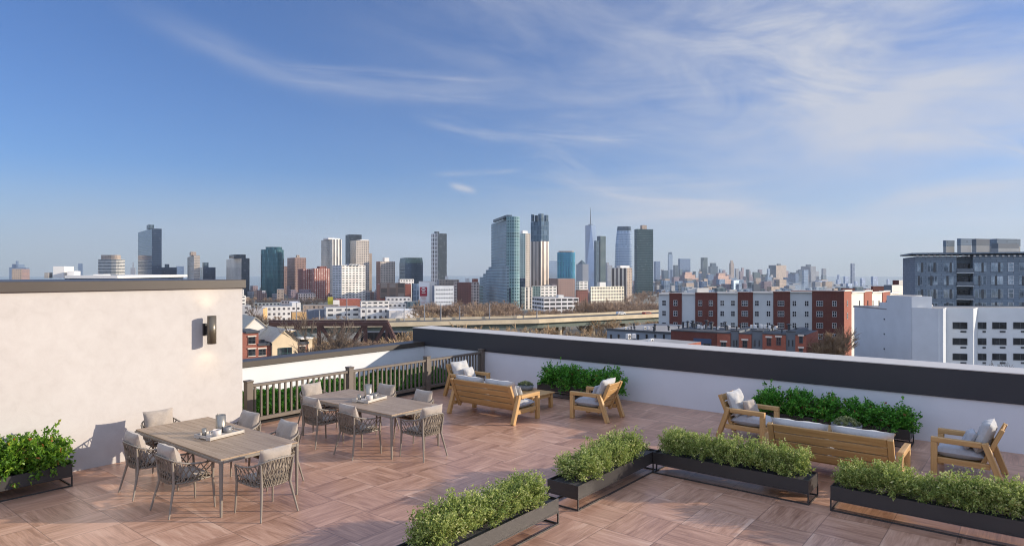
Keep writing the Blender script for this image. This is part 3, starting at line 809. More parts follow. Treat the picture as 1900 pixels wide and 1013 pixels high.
def ngon(x0, x1, d, n, depth=1.0, rot=0.0, sq=1.0):
    """rounded plan: superellipse through columns x0..x1 with its near side at depth d"""
    w = (x1 - x0) / 2 / F * d; r = ((x0 + x1) / 2 - CX) / F * d
    out = []
    for k in range(n):
        a = 2 * math.pi * k / n + rot; c, s = math.cos(a), math.sin(a)
        out.append(W2(r + w * math.copysign(abs(c) ** sq, c), d + w * depth + w * depth * math.copysign(abs(s) ** sq, s)))
    return out

# ---------------------------------------------------------------- skyline, from the left
G_NY = 'far skyscrapers across the river'
def far(label, x0, x1, yt, d, m, xc=None, ex=(), th=24, name='skyscraper'):
    return tower(name, label, x0, xc or (x0 + .3 * (x1 - x0) if x0 > 900 else x0), x1, yt, d, m, th=th, ex=ex, cat='skyscraper', group=G_NY)
tower('office_block', 'low brown office block at the far left edge of the skyline', 12, 22, 40, 499, 1600, 'brown_brick', 'tan_stone')
far('pale blue stepped block with a short mast at the far left edge', 17, 48, 496, 4200, 'blue_grey', ex=[('upper_block', 17, 34, 490, 'blue_grey', .3), ('mast_house', 28, 32, 484, 'blue_grey', .4)])
t = tower('arena_hall', 'long low white hall with a flat curved roof edge, behind the stucco wall', 66, 120, 214, 516, 720, 'dark_blue_glass', 'dark_blue_glass', 12, roof=WHITE_R,
          ex=[('penthouse', 90, 119, 494, WHITE_R, .8), ('roof_unit', 79, 90, 506, ROOF, .5), ('roof_unit', 119, 138, 503, WHITE_R, .8), ('roof_unit', 165, 192, 509, WHITE_R, .8)])
P = footprint(63, 120, 218, 716, 12); solid(P, zt(516.5, 720), zt(511, 720), [WHITE_R], 'roof_slab', t, roof=WHITE_R)
far('thin pale tower left of the white banded tower', 145, 153, 489, 4600, 'blue_grey')
t = thing('banded_tower', 'rounded tower with white horizontal bands above the left end of the stucco wall', 'building')
solid(ngon(177, 219, 1500, 14, .7, 0, .6), -42, zt(481, 1500), ['white_bands'], 'facade', t); solid(ngon(184, 216, 1505, 14, .6, 0, .6), zt(481.1, 1500), zt(473, 1500), ['tan_stone'], 'crown', t)
tower('low_block', 'narrow grey block against the right side of the banded tower', 217, 217, 222, 496, 1650, 'slate_tower')
far('slim pale spire tower between the banded tower and the tall blue glass tower', 242, 251, 497, 4700, 'grey_stone', ex=[('spire', 245, 248, 487, 'grey_stone')])
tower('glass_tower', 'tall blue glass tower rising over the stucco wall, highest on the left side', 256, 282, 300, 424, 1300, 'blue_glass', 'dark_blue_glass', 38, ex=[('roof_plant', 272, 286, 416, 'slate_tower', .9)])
tower('glass_block', 'low dark glass block touching the tall blue glass tower on its right', 300, 300, 328, 496, 1350, 'dark_blue_glass', ex=[('roof_plant', 302, 314, 490, 'slate_tower')])
far('pale flat block between the dark glass block and the beige concrete tower', 327, 341, 494, 3600, 'blue_grey')
tower('concrete_tower', 'beige concrete apartment tower with a stepped crown above the stucco wall', 339, 360, 371, 474, 1250, 'concrete_grid', 'concrete_grid', 30, ex=[('crown', 350, 364, 467, 'tan_stone', .6)])
tower('glass_block', 'wide dark blue glass block right of the beige concrete tower', 361, 377, 400, 496, 1280, 'dark_blue_glass', 'dark_blue_glass', ex=[('roof_plant', 373, 387, 487, 'slate_tower')])
tower('office_tower', 'grey tower with white vertical fins and a dark overhanging top beside the stucco wall', 420, 448, 463, 479, 1150, 'warm_white_stripes', 'charcoal_glass', 32, ex=[('overhanging_crown', 425, 456, 472, 'charcoal_glass', .3)])
t = thing('teal_tower', 'teal glass tower with a rounded front, left of the brown slab towers', 'building')
solid(ngon(480, 519.5, 1150, 14, .8, 0, .65), -42, zt(463, 1150), ['teal_glass'], 'facade', t); solid(ngon(490, 519, 1153, 12, .7, 0, .7), zt(463.1, 1150), zt(458, 1150), ['teal_glass'], 'crown', t)
tower('slab_tower', 'brown slab tower half hidden behind the teal glass tower', 519, 519, 534, 494, 1300, 'brown_brick')
tower('slab_tower', 'tall brown slab tower with a construction crane base, left of the red brick blocks', 533, 547, 568, 478, 1200, 'brown_brick', 'brown_brick', 36, ex=[('roof_plant', 549, 556, 473, 'tan_stone')])
tower('brick_block', 'red brick apartment block with pale window bays, left one of the pair', 553, 562, 579, 499, 1020, 'red_brick_dark', 'red_brick', 34)
tower('brick_block', 'red brick apartment block with pale window bays, right one of the pair', 578, 583, 612, 498, 1010, 'red_brick', 'red_brick', 34, ex=[('roof_plant', 588, 606, 494, 'red_brick_dark')])
tower('brick_podium', 'low brick podium with a white arcade below the red brick blocks', 548, 553, 585, 545, 960, 'red_brick', 'white_brick_grid', 24)
tower('white_tower', 'tall cream striped tower with a pointed corner, left of the black topped tower', 596, 617, 634, 444, 1120, 'cream_stripes', 'warm_white_stripes', 40, ex=[('crown', 600, 631, 441, 'factory_plain', .6)])
tower('dark_tower', 'black topped tower standing behind the white balcony tower', 641, 648, 671, 435, 1250, 'charcoal_glass', 'charcoal_glass')
tower('white_tower', 'white balcony tower in front of the black topped tower', 650, 661, 685, 446, 1150, 'cream_stripes', 'concrete_grid', 34, ex=[('roof_wall', 662, 684, 444, WHITE_R, .8)])
tower('white_tower', 'slim beige tower edge right of the white balcony tower', 683, 683, 690, 470, 1240, 'tan_stone')
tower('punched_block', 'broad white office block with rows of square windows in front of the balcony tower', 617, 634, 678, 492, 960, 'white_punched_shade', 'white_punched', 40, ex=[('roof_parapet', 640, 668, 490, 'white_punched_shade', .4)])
tower('concrete_tower', 'beige ribbed concrete tower above the mural building', 698, 706, 733, 485, 1150, 'brown_brick', 'concrete_grid', 36, ex=[('crown', 710, 722, 478, WHITE_R, .6)])
t = thing('glass_tower', 'dark teal glass tower with sloping shoulders, left of the slim black and white tower', 'building')
P = footprint(741, 752, 785, 1150, 22); solid(P, -42, zt(488, 1150), ['slate_tower', 'dark_blue_glass'], 'facade', t); solid(P, zt(488, 1150), zt(478, 1150), ['green_glass', 'green_glass'], 'crown', t, P1=inset(P, .93))
tower('slim_tower', 'slim tower with a white gridded side and a black glass side', 800, 812, 829, 433, 1080, 'navy_grid', 'charcoal_glass', 42, ex=[('roof_plant', 806, 815, 429, 'charcoal_glass', .8)])

# the large teal tower and the buildings at its foot
t = thing('teal_tower', 'largest teal glass tower with stepped terraces on its left and a curved right corner', 'building')
d = 770
P = footprint(911, 946, 962, d, 30)
solid(footprint(911.5, 944, 951, d, 14), -42, zt(405, d), ['big_teal', 'big_teal_curve'], 'facade', t)
solid(ngon(939, 964.5, d - 2, 18, 1.0), -42.2, zt(402, d), ['big_teal_curve'], 'curved_corner', t)
for k, (a, y) in enumerate(((906.5, 494), (901.5, 500), (896.5, 508), (890, 516))):
    solid(footprint(a, 940, 945, d + 1.5 * (k + 1) - 2.5, 14), -42, zt(y, d), ['big_teal', 'big_teal'], 'terrace_step', t)
solid(footprint(889.5, 944, 948, d - 7, 14), -42, zt(534, d), ['teal_podium', 'dark_blue_glass'], 'podium', t)
solid(footprint(915, 934, 938, d + 8, 14), zt(405, d), zt(400, d), ['charcoal_glass'], 'roof_plant', t); solid(footprint(934, 940, 950, d + 9, 14), zt(405, d), zt(397.5, d), ['slate_tower'], 'roof_plant', t)
tower('side_wing', 'dark glass slab wing at the right foot of the largest teal tower', 964, 964, 975, 516, 800, 'dark_blue_glass', th=12)
tower('balcony_tower', 'pale green balcony tower squeezed behind the largest teal tower', 962, 975, 984, 433, 900, 'pale_green_balcony', 'concrete_grid', 40, ex=[('crown', 966, 979, 427.5, WHITE_R, .6)])
t = thing('crown_tower', 'tall tower with a blue glass top, bronze clad lower half and split crown', 'building'); d = 1000
P = footprint(984.5, 1004, 1018.5, d, 40)
solid(P, -42, zt(447.5, d), ['bronze_cladding', 'bronze_cladding'], 'lower_facade', t); solid(inset(P, .985), zt(447.5, d), zt(410, d), ['deep_blue_glass', 'deep_blue_glass'], 'upper_facade', t)
for a, b, y, o in ((985.3, 991.4, 397.5, 4), (992.2, 998, 399, 6), (998.6, 1009, 396.5, 1), (1009.8, 1017.5, 398, 9)):
    solid(footprint(a, (a + b) / 2, b, d + o, 40), zt(410.2, d), zt(y, d), ['deep_blue_glass', 'slate_tower'], 'crown_fin', t)
tower('pale_tower', 'pale grey round cornered tower behind the bronze clad tower', 1018, 1018, 1035, 484, 2600, 'pale_glass')
t = thing('aqua_tower', 'bright aqua glass block tower right of the bronze clad tower', 'building')
solid(ngon(1034.5, 1068.5, 1150, 14, .7, 0, .55), -42, zt(468, 1150), ['aqua_glass'], 'facade', t); solid(ngon(1037, 1066, 1154, 12, .7, 0, .55), zt(468.1, 1150), zt(465.5, 1150), ['tan_stone'], 'roof_rim', t)
t = far('grey office tower with a small pyramid roof left of the tall spire tower', 1069, 1092, 490, 3300, 'grey_stone', xc=1081)
P = footprint(1071, 1080, 1088, 3305, 24); c = tuple(np.mean(np.array(P), 0)); solid(P, zt(490, 3300), zt(482, 3300), ['green_glass'], 'pyramid_roof', t, P1=[c] * 4)
t = thing('spire_tower', 'tallest far skyscraper, tapering pale blue glass with a needle spire', 'skyscraper', group=G_NY); d = 5200
r = (1097 - CX) / F * d; w = 10.2 / F * d
A = [W2(r + w * sx, d + w + w * sy) for sx, sy in ((-1, -1), (1, -1), (1, 1), (-1, 1))]
B = [W2(r + w * sx * .98, d + w + w * sy * .98) for sx, sy in ((0, -1), (1, 0), (0, 1), (-1, 0))]
mb = MB(); zb_, ztop = -45, zt(417.5, d)
for i in range(4):
    j = (i + 1) % 4; h_ = ztop - zb_
    mb.face([(*A[i], zb_), (*A[j], zb_), (*B[i], ztop)], 0, [(0, h_), (2 * w, h_), (w, 0)]); mb.face([(*A[j], zb_), (*B[j], ztop), (*B[i], ztop)], 1, [(0, h_), (w, 0), (0, 0)])
mb.face([(*p, ztop) for p in B], 1); mb.build('facade', [FM['sky_glass'], FM['blue_grey']], t)
cc = W2(r, d + w); mb = MB(); mb.lathe([(w * .42, 0), (w * .42, 9), (0, 9)], 12, 0, (*cc, ztop)); mb.build('roof_ring', FM['slate_tower'], t)
mb = MB(); mb.tube([(*cc, ztop), (*cc, zt(402, d)), (*cc, zt(384.5, d))], [4.6, 3.4, 1.2], 6); mb.build('spire', STEEL_D, t)
tower('slate_tower', 'dark slate two-step tower overlapping the tall spire tower', 1107.5, 1114, 1124, 438, 2000, 'slate_tower', 'green_glass', 34, ex=[('lower_shoulder', 1102.5, 1112, 447, 'slate_tower', -.6, 560)])
far('small grey tower in the gap right of the slate two-step tower', 1123, 1136, 492, 3600, 'grey_stone', ex=[('roof_step', 1124, 1130, 487, 'grey_stone')])
t = thing('curved_glass_tower', 'tall tapered silver glass tower with a dark rimmed top above the cream grid building', 'building'); d = 2100
a0 = ngon(1141.5, 1175.5, d, 20, .7, 0, .6); a1 = ngon(1143.5, 1174.5, d + 1, 20, .68, 0, .6); a2 = ngon(1146, 1172.5, d + 2, 20, .65, 0, .6)
solid(a0, -42, zt(455, d), ['pale_glass'], 'facade', t, P1=a1); solid(a1, zt(455, d), zt(428, d), ['pale_glass'], 'upper_facade', t, P1=a2); solid(a2, zt(428, d), zt(420, d), ['slate_tower'], 'crown', t, P1=ngon(1147, 1171.5, d + 2, 20, .65, 0, .6))
tower('green_tower', 'broad dark green glass slab tower left of the far skyline', 1177, 1182, 1212, 425, 1250, 'green_glass', 'green_glass', 14, ex=[('roof_plant', 1188, 1200, 417, 'tan_stone', .8)])

# mid-distance blocks between
tower('column_block', 'brown and white columned office slab in front of the silver glass tower', 1134, 1163, 1173, 497, 980, 'brown_white_columns', 'tan_stone', 40, ex=[('roof_plant', 1144, 1168, 493, WHITE_R, .6)])
tower('cream_block', 'low cream block with a dense grid of square windows', 1095, 1097, 1158, 532, 860, 'cream_grid', 'cream_grid', 30, ex=[('roof_plant', 1108, 1124, 524, WHITE_R, .9)])
tower('brick_tower', 'brown brick warehouse slab right of the bronze clad tower', 1018, 1035, 1067, 517, 950, 'brown_brick', 'brown_brick', 30)
tower('brick_tower', 'small red brick block with a white top floor left of the cream grid block', 1068, 1070, 1091, 538, 900, 'red_brick_dark', 'red_brick_dark', 26, ex=[('white_top', 1068.5, 1090.5, 522, 'white_punched', .0)])
tower('stacked_block', 'cream stacked block right of the largest teal tower', 973, 974, 988, 533, 780, 'factory_white', 'cream_stripes', 30)
tower('brick_tower', 'narrow brown brick block behind the cream stacked block', 986, 988, 1004, 530, 880, 'brown_brick', 'brown_brick')
tower('glass_hall', 'white framed glass block above the parking garage', 1003, 1003, 1033, 531, 830, 'pale_green_balcony', 'white_punched', 28)
tower('parking_garage', 'white open parking garage with dark decks behind the highway', 1008, 1009, 1074, 553, 700, 'garage', 'garage', 18, ex=[('stair_tower', 1032, 1046, 548, WHITE_R, .6)])
t = tower('mural_building', 'brick building with a dark patterned mural wall between brick ends', 696, 704, 763, 527, 880, 'rust_brick', 'rust_brick', 16)
P = footprint(704.5, 704.5, 752, 879, 16, 1.2); solid(P, zt(553, 879), zt(525, 879), ['mural'], 'mural_panel', t)
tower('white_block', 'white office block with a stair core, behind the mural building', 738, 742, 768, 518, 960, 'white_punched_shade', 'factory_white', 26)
tower('glass_wedge', 'grey blue glass wedge between the mural building and the banner building', 764, 766, 779, 526, 860, 'slate_tower', 'pale_glass')
t = tower('banner_building', 'white building end wall carrying a tall red and white banner', 776, 777, 806, 522, 800, 'factory_plain', 'factory_plain', 8)
# banner: red field, white lines of lettering too small to read, pale red lines below
th8 = R(8); dB = 796
def bpt(x, y, off=0.0):
    r0 = (777 - CX) / F * dB; k = (x - CX) / F; tt = (k * dB - r0) / (math.cos(th8) - k * math.sin(th8))
    p = W2(r0 + tt * math.cos(th8) + off * math.sin(th8), dB + tt * math.sin(th8) - off * math.cos(th8)); return (*p, zt(y, dB))
def bquad(mb, x0, x1, y0, y1, off): mb.face([bpt(x0, y1, off), bpt(x1, y1, off), bpt(x1, y0, off), bpt(x0, y0, off)])
red = plain('banner_red', lc(172, 34, 52), .7, var=.05, scale=.3); wht = plain('banner_white', lc(240, 236, 232), .8, var=.02, scale=.3); pink = plain('banner_pink', lc(226, 176, 166), .8, var=.05, scale=.3)
mb = MB(); bquad(mb, 777.5, 797, 524, 573, .3); bn = mb.build('banner', wht, t)
mb = MB(); bquad(mb, 779, 792.5, 532.5, 549.5, .6); mb.build('red_field', red, t)
mb = MB()
for a, b, y in ((783.5, 788, 534.5), (781.5, 790, 537.2), (783.5, 788, 540), (782.5, 789.5, 543)): bquad(mb, a, b, y - .65, y + .65, .9)
mb.build('white_lettering', wht, t)
mb = MB()
for a, b, y in ((781.5, 790, 551.5), (781, 791, 553.5), (783, 790, 555.5), (781.5, 791, 559.5), (781.5, 787, 561.8)): bquad(mb, a, b, y - .45, y + .45, .9)
mb.build('pink_lettering', pink, t)
t = tower('round_window_block', 'white block with four rows of small round windows beside the banner building', 802, 806, 842, 530.5, 760, 'grey_plain', 'round_window_white', 14)
wm = plain('dark_round_pane', lc(48, 46, 50), .3, var=.3, scale=.5); P = footprint(802, 806, 842, 759.6, 14)
a_, b_ = np.array(P[0]), np.array(P[1]); eu = (b_ - a_) / np.linalg.norm(b_ - a_); nn = np.array([eu[1], -eu[0]]); Lw = np.linalg.norm(b_ - a_)
for rr in range(4):
    for k in range(7):
        p = a_ + eu * Lw * (.12 + .84 * k / 6.4); zc = zt(537.5 + rr * 7.6, 760); mb = MB()
        ring = [(math.cos(q * math.pi / 4) * .78, math.sin(q * math.pi / 4) * .78) for q in range(8)]
        mb.face([(*(p + eu * u + nn * .12), zc + v) for u, v in ring]); mb.build('window', wm, t)
tower('brick_warehouse', 'long red brick warehouse with white corner bays left of the largest teal tower', 842, 847, 888, 524, 830, 'white_brick_grid', 'red_brick_dark', 14, ex=[('corner_bay', 874, 889, 523.5, 'white_brick_grid', -.3, 575), ('corner_bay', 842, 848, 523.5, 'white_brick_grid', -.4, 575), ('roof_house', 863, 871, 517, WHITE_R, .8), ('roof_house', 876, 887, 517.5, 'rust_brick', .8)])
tower('grey_warehouse', 'grey office block with a dotted attic behind the round window block', 810, 815, 852, 519, 900, 'grey_stone', 'tan_stone', 14, ex=[('roof_plant', 826, 832, 512.5, WHITE_R, .8)])

# far skyline across the river
for a in (
    ('blue far tower next to the green slab tower', 1213, 1225, 485, 3900, 'blue_grey', None, ()),
    ('pale low building at the foot of the green slab tower', 1213, 1226, 528, 1900, 'grey_stone', None, ()),
    ('dark flat topped far tower left of the needle tower', 1228, 1240, 502, 3600, 'slate_tower', None, ()),
    ('slim needle tower with a dark cap', 1239, 1248, 472, 5000, 'pale_glass', 1241, (('dark_cap', 1240, 1247, 468, 'slate_tower', .1),)),
    ('dark tower just right of the needle tower', 1249, 1259, 492, 4300, 'slate_tower', None, ()),
    ('wide bluish office slab right of the needle tower', 1258, 1281, 480, 4400, 'blue_grey', 1262, ()),
    ('slanted green topped tower in the far skyline', 1300, 1313, 478, 4500, 'green_glass', 1304, (('slanted_top', 1303, 1313, 483, 'green_glass', -.2),)),
    ('dark domed tower in the far skyline', 1314, 1332, 494, 4400, 'slate_tower', 1318, (('dome', 1317, 1329, 488, 'slate_tower', .2),)),
    ('small stepped tower behind the right orange block', 1336, 1349, 506, 4300, 'mauve_stone', None, (('step', 1340, 1346, 501, 'mauve_stone', .2),)),
    ('slim cream tower with a pointed top', 1353, 1362, 488, 4500, 'tan_stone', 1356, (('top', 1355, 1360, 483, 'tan_stone', .2),)),
    ('thin brown tower right of the slim cream tower', 1371, 1379, 503, 4200, 'mauve_stone', None, ()),
    ('pale mauve block with a pointed roof house', 1378, 1397, 513, 4000, 'mauve_stone', 1384, (('roof_house', 1384, 1391, 507, 'mauve_stone', .2),)),
    ('dark glass topped far block', 1396, 1411, 505, 4100, 'green_glass', 1399, ()),
    ('teal slanted far block beside the large two tone tower', 1412, 1425, 509, 3900, 'green_glass', None, ()),
    ('large two tone office tower in the right far skyline', 1426, 1440, 1459, 492, 3700, None, None, ()),
    ('deep blue low tower right of the two tone tower', 1453, 1463, 515, 3500, 'blue_grey', None, ()),
    ('blue glass tower with a flat penthouse', 1462, 1482, 508, 3500, 'blue_grey', 1476, (('penthouse', 1466, 1477, 505.5, 'slate_tower', .3),)),
    ('tall grey slab closing the right far skyline', 1486, 1514, 494, 3900, 'grey_stone', 1504, (('dark_cap', 1495, 1505, 491, 'slate_tower', .4),)),
    ('bright silver cylinder tower before the tall grey slab', 1488, 1500, 501, 3300, 'pale_glass', None, ()),
    ('small blue tower left of the silver cylinder tower', 1479, 1489, 512, 3600, 'slate_tower', None, ()),
    ('low mauve block between the orange stepped blocks', 1226, 1243, 520, 3000, 'mauve_stone', None, ()),
    ('mauve block behind the left orange stepped block', 1246, 1262, 514, 3100, 'mauve_stone', None, ()),
    ('blue glass block right of the left orange block', 1310, 1325, 509, 3500, 'blue_grey', None, ()),
    ('pale blue block right of the right orange block', 1349, 1368, 516, 3300, 'pale_glass', 1354, ()),
    ('grey mauve block below the thin brown tower', 1362, 1384, 520, 3100, 'mauve_stone', None, ()),
    ('tan stub block in front of the dark glass topped block', 1398, 1412, 516, 3000, 'tan_stone', None, ()),
    ('pale teal block at the foot of the two tone tower', 1420, 1434, 514, 3200, 'pale_glass', None, ()),
    ('beige stepped stub before the two tone tower', 1432, 1443, 515, 3100, 'tan_stone', None, ()),
    ('low haze grey block left of the distant dark needle', 1512, 1535, 521, 2300, 'hazed_blue', None, ()),
    ('faint low block right of the tall grey slab', 1530, 1552, 526, 2250, 'hazed_blue', None, ()),
    ('faint spired tower left of the distant dark needle', 1551, 1561, 519, 2400, 'hazed_blue', None, (('spire', 1555, 1558, 510, 'hazed_blue', .1),)),
    ('faint pair topped tower beside the distant dark needle', 1565, 1575, 513, 2450, 'hazed_blue', None, ()),
    ('distant dark needle tower rising alone over the red apartment roof', 1578, 1586, 489, 2500, 'hazed_slate', None, ()),
    ('faint low block right of the distant dark needle', 1585, 1592, 522, 2350, 'hazed_blue', None, ()),
    ('faint grey slab two towers right of the distant dark needle', 1596, 1606, 516, 2400, 'hazed_blue', None, ()),
    ('faint wide tower above the white apartment bays', 1616, 1629, 513, 2450, 'hazed_blue', None, ()),
    ('faint small tower farthest right, near the slate apartment block', 1645, 1651, 518, 2400, 'hazed_blue', None, ()),
):
    if a[0].startswith('large two tone'):
        tower('skyscraper', a[0], 1426, 1440, 1459, 492, 3700, 'slate_tower', 'tan_stone', 42, cat='skyscraper', group=G_NY, ex=[('roof_plant', 1441, 1449, 489.5, 'slate_tower', .5)])
    else: far('far tower: '[:0] + a[0], a[1], a[2], a[3], a[4], a[5], xc=a[6], ex=a[7])
for nm, x, yy, dd in (('left', 1256, 505, 2300), ('right', 1318, 507, 2300)):
    t = thing('stepped_apartments', f'orange stone apartment pyramid with stepped shoulders, {nm} one of the two', 'building', group='orange stepped apartment blocks')
    for k, (a, b, y) in enumerate(((10, 28, 0), (6, 34, 5), (4, 40, 11), (2, 44, 20), (0, 48, 29))):
        solid(footprint(x + a, x + a + (b - a) * .3, x + b, dd - k * 6, 30), -43, zt(yy + y, dd), ['mauve_stone', 'orange_stone'], 'stepped_block', t)

# low hazy blocks that fill the plain below the far skyline
def fill(label, regions, seed, mats):
    rnd = random.Random(seed); mb = MB(); us = {i: FDU[m] for i, m in enumerate(mats)}
    for x0, x1, d0, d1, n, y0, y1, w0, w1 in regions:
        for k in range(n):
            d = rnd.uniform(d0, d1); x = rnd.uniform(x0, x1); w = rnd.uniform(w0, w1); P = footprint(x, x + w * .35, x + w, d, rnd.choice((18, 28, 36)))
            i = rnd.randrange(len(mats)); mb.prism(P, P, -44, zt(rnd.uniform(y0, y1), d), [i] * 4, True, len(mats), us)
    o = mb.build('distant_city_blocks', [FM[m] for m in mats] + [ROOF]); tag(o, label, 'city blocks', kind='stuff')
fill('mass of low hazy city blocks below the far skyline on the right', [(1205, 1530, 1500, 2600, 60, 517, 531, 8, 22), (1205, 1700, 1000, 1450, 70, 531, 541, 10, 26), (1150, 1240, 1300, 1450, 14, 520, 532, 8, 18), (1215, 1525, 3600, 5200, 46, 497, 513, 5, 11)], 11, ['blue_grey', 'mauve_stone', 'grey_stone', 'slate_tower', 'pale_glass', 'tan_stone'])
fill('mass of low city blocks between the towers on the left', [(-150, 430, 420, 1150, 120, 537, 562, 18, 46), (440, 1000, 1200, 1440, 60, 528, 542, 9, 24), (455, 760, 950, 1150, 44, 536, 548, 10, 26), (690, 1100, 900, 1150, 36, 526, 545, 9, 22)], 12, ['mauve_stone', 'tan_stone', 'grey_stone', 'brown_brick', 'white_punched'])
fill('faint hazy low blocks round the distant dark needle tower', [(1515, 1720, 2050, 2250, 40, 526, 534, 6, 16)], 17, ['hazed_blue', 'hazed_slate', 'grey_stone'])
# ---------------------------------------------------------------- ground, highway, bridge, low buildings
def build_ground():
    rings = [0, 15, 60, 150, 250, 330, 400, 480, 560, 640, 700, 900, 1300, 2200, 4000, 6500, 9000]
    n = 72; vs, fs = [], []
    for q in rings:
        for k in range(n):
            a = 2 * math.pi * k / n; vs.append((math.cos(a) * q, math.sin(a) * q, ground_z(q)))
    for i in range(len(rings) - 1):
        for k in range(n):
            k2 = (k + 1) % n; fs.append((i * n + k, (i + 1) * n + k, (i + 1) * n + k2, i * n + k2))
    m, t, b = newmat('dry_ground'); v = t.coord('Object')
    f = t.noise(t.mapping(v, (.02, .02, .02)), 1, 6, .65); g = t.noise(v, .6, 4)
    t.put(b.inputs['Base Color'], t.ramp(t.m('ADD', t.m('MULTIPLY', f, .6), t.m('MULTIPLY', g, .4)), [(.35, (.10, .085, .06)), (.5, (.19, .165, .12)), (.65, (.28, .26, .22))])); b.inputs['Roughness'].default_value = .95
    mb = MB(); mb.mesh(vs, fs, 0, True); o = mb.build('ground', m); tag(o, 'dry winter ground under the city', 'ground', kind='structure')
build_ground()
# broad river between the near city and the far skyline
m, t_, b_ = newmat('river_water'); v_ = t_.coord('Object')
b_.inputs['Base Color'].default_value = (.05, .075, .09, 1); b_.inputs['Roughness'].default_value = .12
t_.put(b_.inputs['Normal'], t_.bump(t_.noise(t_.mapping(v_, (.02, .05, .02)), 1.0, 4), .25, 1.0))
mb = MB(); n_ = 96
for k in range(n_):
    a, b = 2 * math.pi * k / n_, 2 * math.pi * (k + 1) / n_
    r0 = lambda q: 1470 + 60 * math.sin(q * 9) + 30 * math.sin(q * 23)
    mb.face([(math.cos(a) * r0(a), math.sin(a) * r0(a), -39.6), (math.cos(a) * 9300, math.sin(a) * 9300, -39.6), (math.cos(b) * 9300, math.sin(b) * 9300, -39.6), (math.cos(b) * r0(b), math.sin(b) * r0(b), -39.6)])
tag(mb.build('river', m), 'pale river reflecting the sky beyond the near city', 'water', kind='structure')
CONC = plain('sunlit_concrete', lc(205, 188, 158), .9, var=.12, scale=.25, bump=.1, bscale=2)
GIRD = plain('pale_green_girder', lc(98, 108, 98), .7, var=.15, scale=.4)
RUST = plain('rusty_steel', lc(84, 58, 52), .8, var=.25, scale=.7)
ASPH = plain('asphalt', (.05, .05, .052), .9, var=.15, scale=.5)
# elevated highway
def hwy_pt(x):
    y = np.interp(x, [380, 500, 720, 1000, 1220, 1320], [602, 601, 598, 592, 582, 577]); d = 17.85 * F / (y - CY)
    return np.array(at(x, d)), d
t = thing('highway_viaduct', 'long beige concrete highway viaduct crossing behind the terrace parapet', 'viaduct')
xs = list(range(380, 1321, 20)); pts = [hwy_pt(x)[0] for x in xs]
zd = H - 17.85
def strip(o0, o1, z0, z1, name, mat):
    mb = MB(); pr = []
    for i, p in enumerate(pts):
        tg = pts[min(i + 1, len(pts) - 1)] - pts[max(i - 1, 0)]; tg /= np.linalg.norm(tg); nv = np.array([-tg[1], tg[0]])
        if nv @ FWD < 0: nv = -nv
        a, b = p + nv * o0, p + nv * o1; pr.append(((*a, z0), (*b, z0), (*b, z1), (*a, z1)))
    for i in range(len(pr) - 1):
        for k in range(4):
            k2 = (k + 1) % 4; mb.face([pr[i][k], pr[i + 1][k], pr[i + 1][k2], pr[i][k2]])
    return mb.build(name, mat, t)
strip(0, .4, zd - .95, zd, 'near_barrier', CONC); strip(20, 20.4, zd - .95, zd, 'far_barrier', CONC)
strip(-.3, 20.7, zd - 1.6, zd - .96, 'deck', CONC); strip(.41, 19.9, zd - .955, zd - .94, 'roadway', ASPH)
strip(1.2, 19.2, zd - 3.6, zd - 1.61, 'girder', GIRD)
for x in range(420, 1300, 62):
    p, d = hwy_pt(x); m = MB(); q = p + FWD * 10; e = RIGHT
    for o in (-6, 6):
        c_ = q + FWD * o; m.tube([(*c_, -26), (*c_, zd - 4.9)], .75, 8)
    m.beam((*(q - FWD * 9), zd - 4.2), (*(q + FWD * 9), zd - 4.2), 1.4, 1.2, side=(RIGHT[0], RIGHT[1], 0)); m.build('pier', CONC, t)
# light poles on the highway
pole0 = None; pu = []
def make_pole():
    t = thing('street_lamp', 'x', 'street lamp', group='highway light poles')
    MB().tube([(0, 0, 0), (0, 0, 10)], [.24, .15], 6).build('pole', FM['grey_stone'], t)
    MB().tube([(0, 0, 9.95), (.9, 0, 10.4), (2.2, 0, 10.5)], .05, 5).build('arm', FM['grey_stone'], t)
    MB().box(1.9, 2.7, -.16, .16, 10.4, 10.55, 0, .03).build('lamp_head', STEEL_D, t); return t
pole0 = make_pole()
for x, y, lb in ((515, 560, 'leftmost tall light pole on the highway, near the stucco wall'), (561, 572, 'short light pole on the highway over the rusty truss bridge'), (617, 549, 'tallest light pole on the highway, in front of the yellow box'), (656, 562, 'light pole on the highway before the white graffiti building'), (733, 566, 'light pole on the highway before the white trailer building'), (774, 560, 'light pole on the highway below the red banner'), (807, 561, 'light pole on the highway left of the round window block'), (845, 566, 'light pole on the highway below the red brick warehouse'), (905, 560, 'light pole on the highway under the largest teal tower'), (1000, 565, 'light pole on the highway left of the parking garage')):
    p, d = hwy_pt(x); b = p + FWD * 20.2; h = zt(y, d + 20) - zd + .9
    o = place(pole0, pu, (b[0], b[1], zd - .94), math.atan2(RIGHT[1], RIGHT[0]) , lb, 'highway light poles'); o.scale = (1, 1, max(.5, h / 10.4))
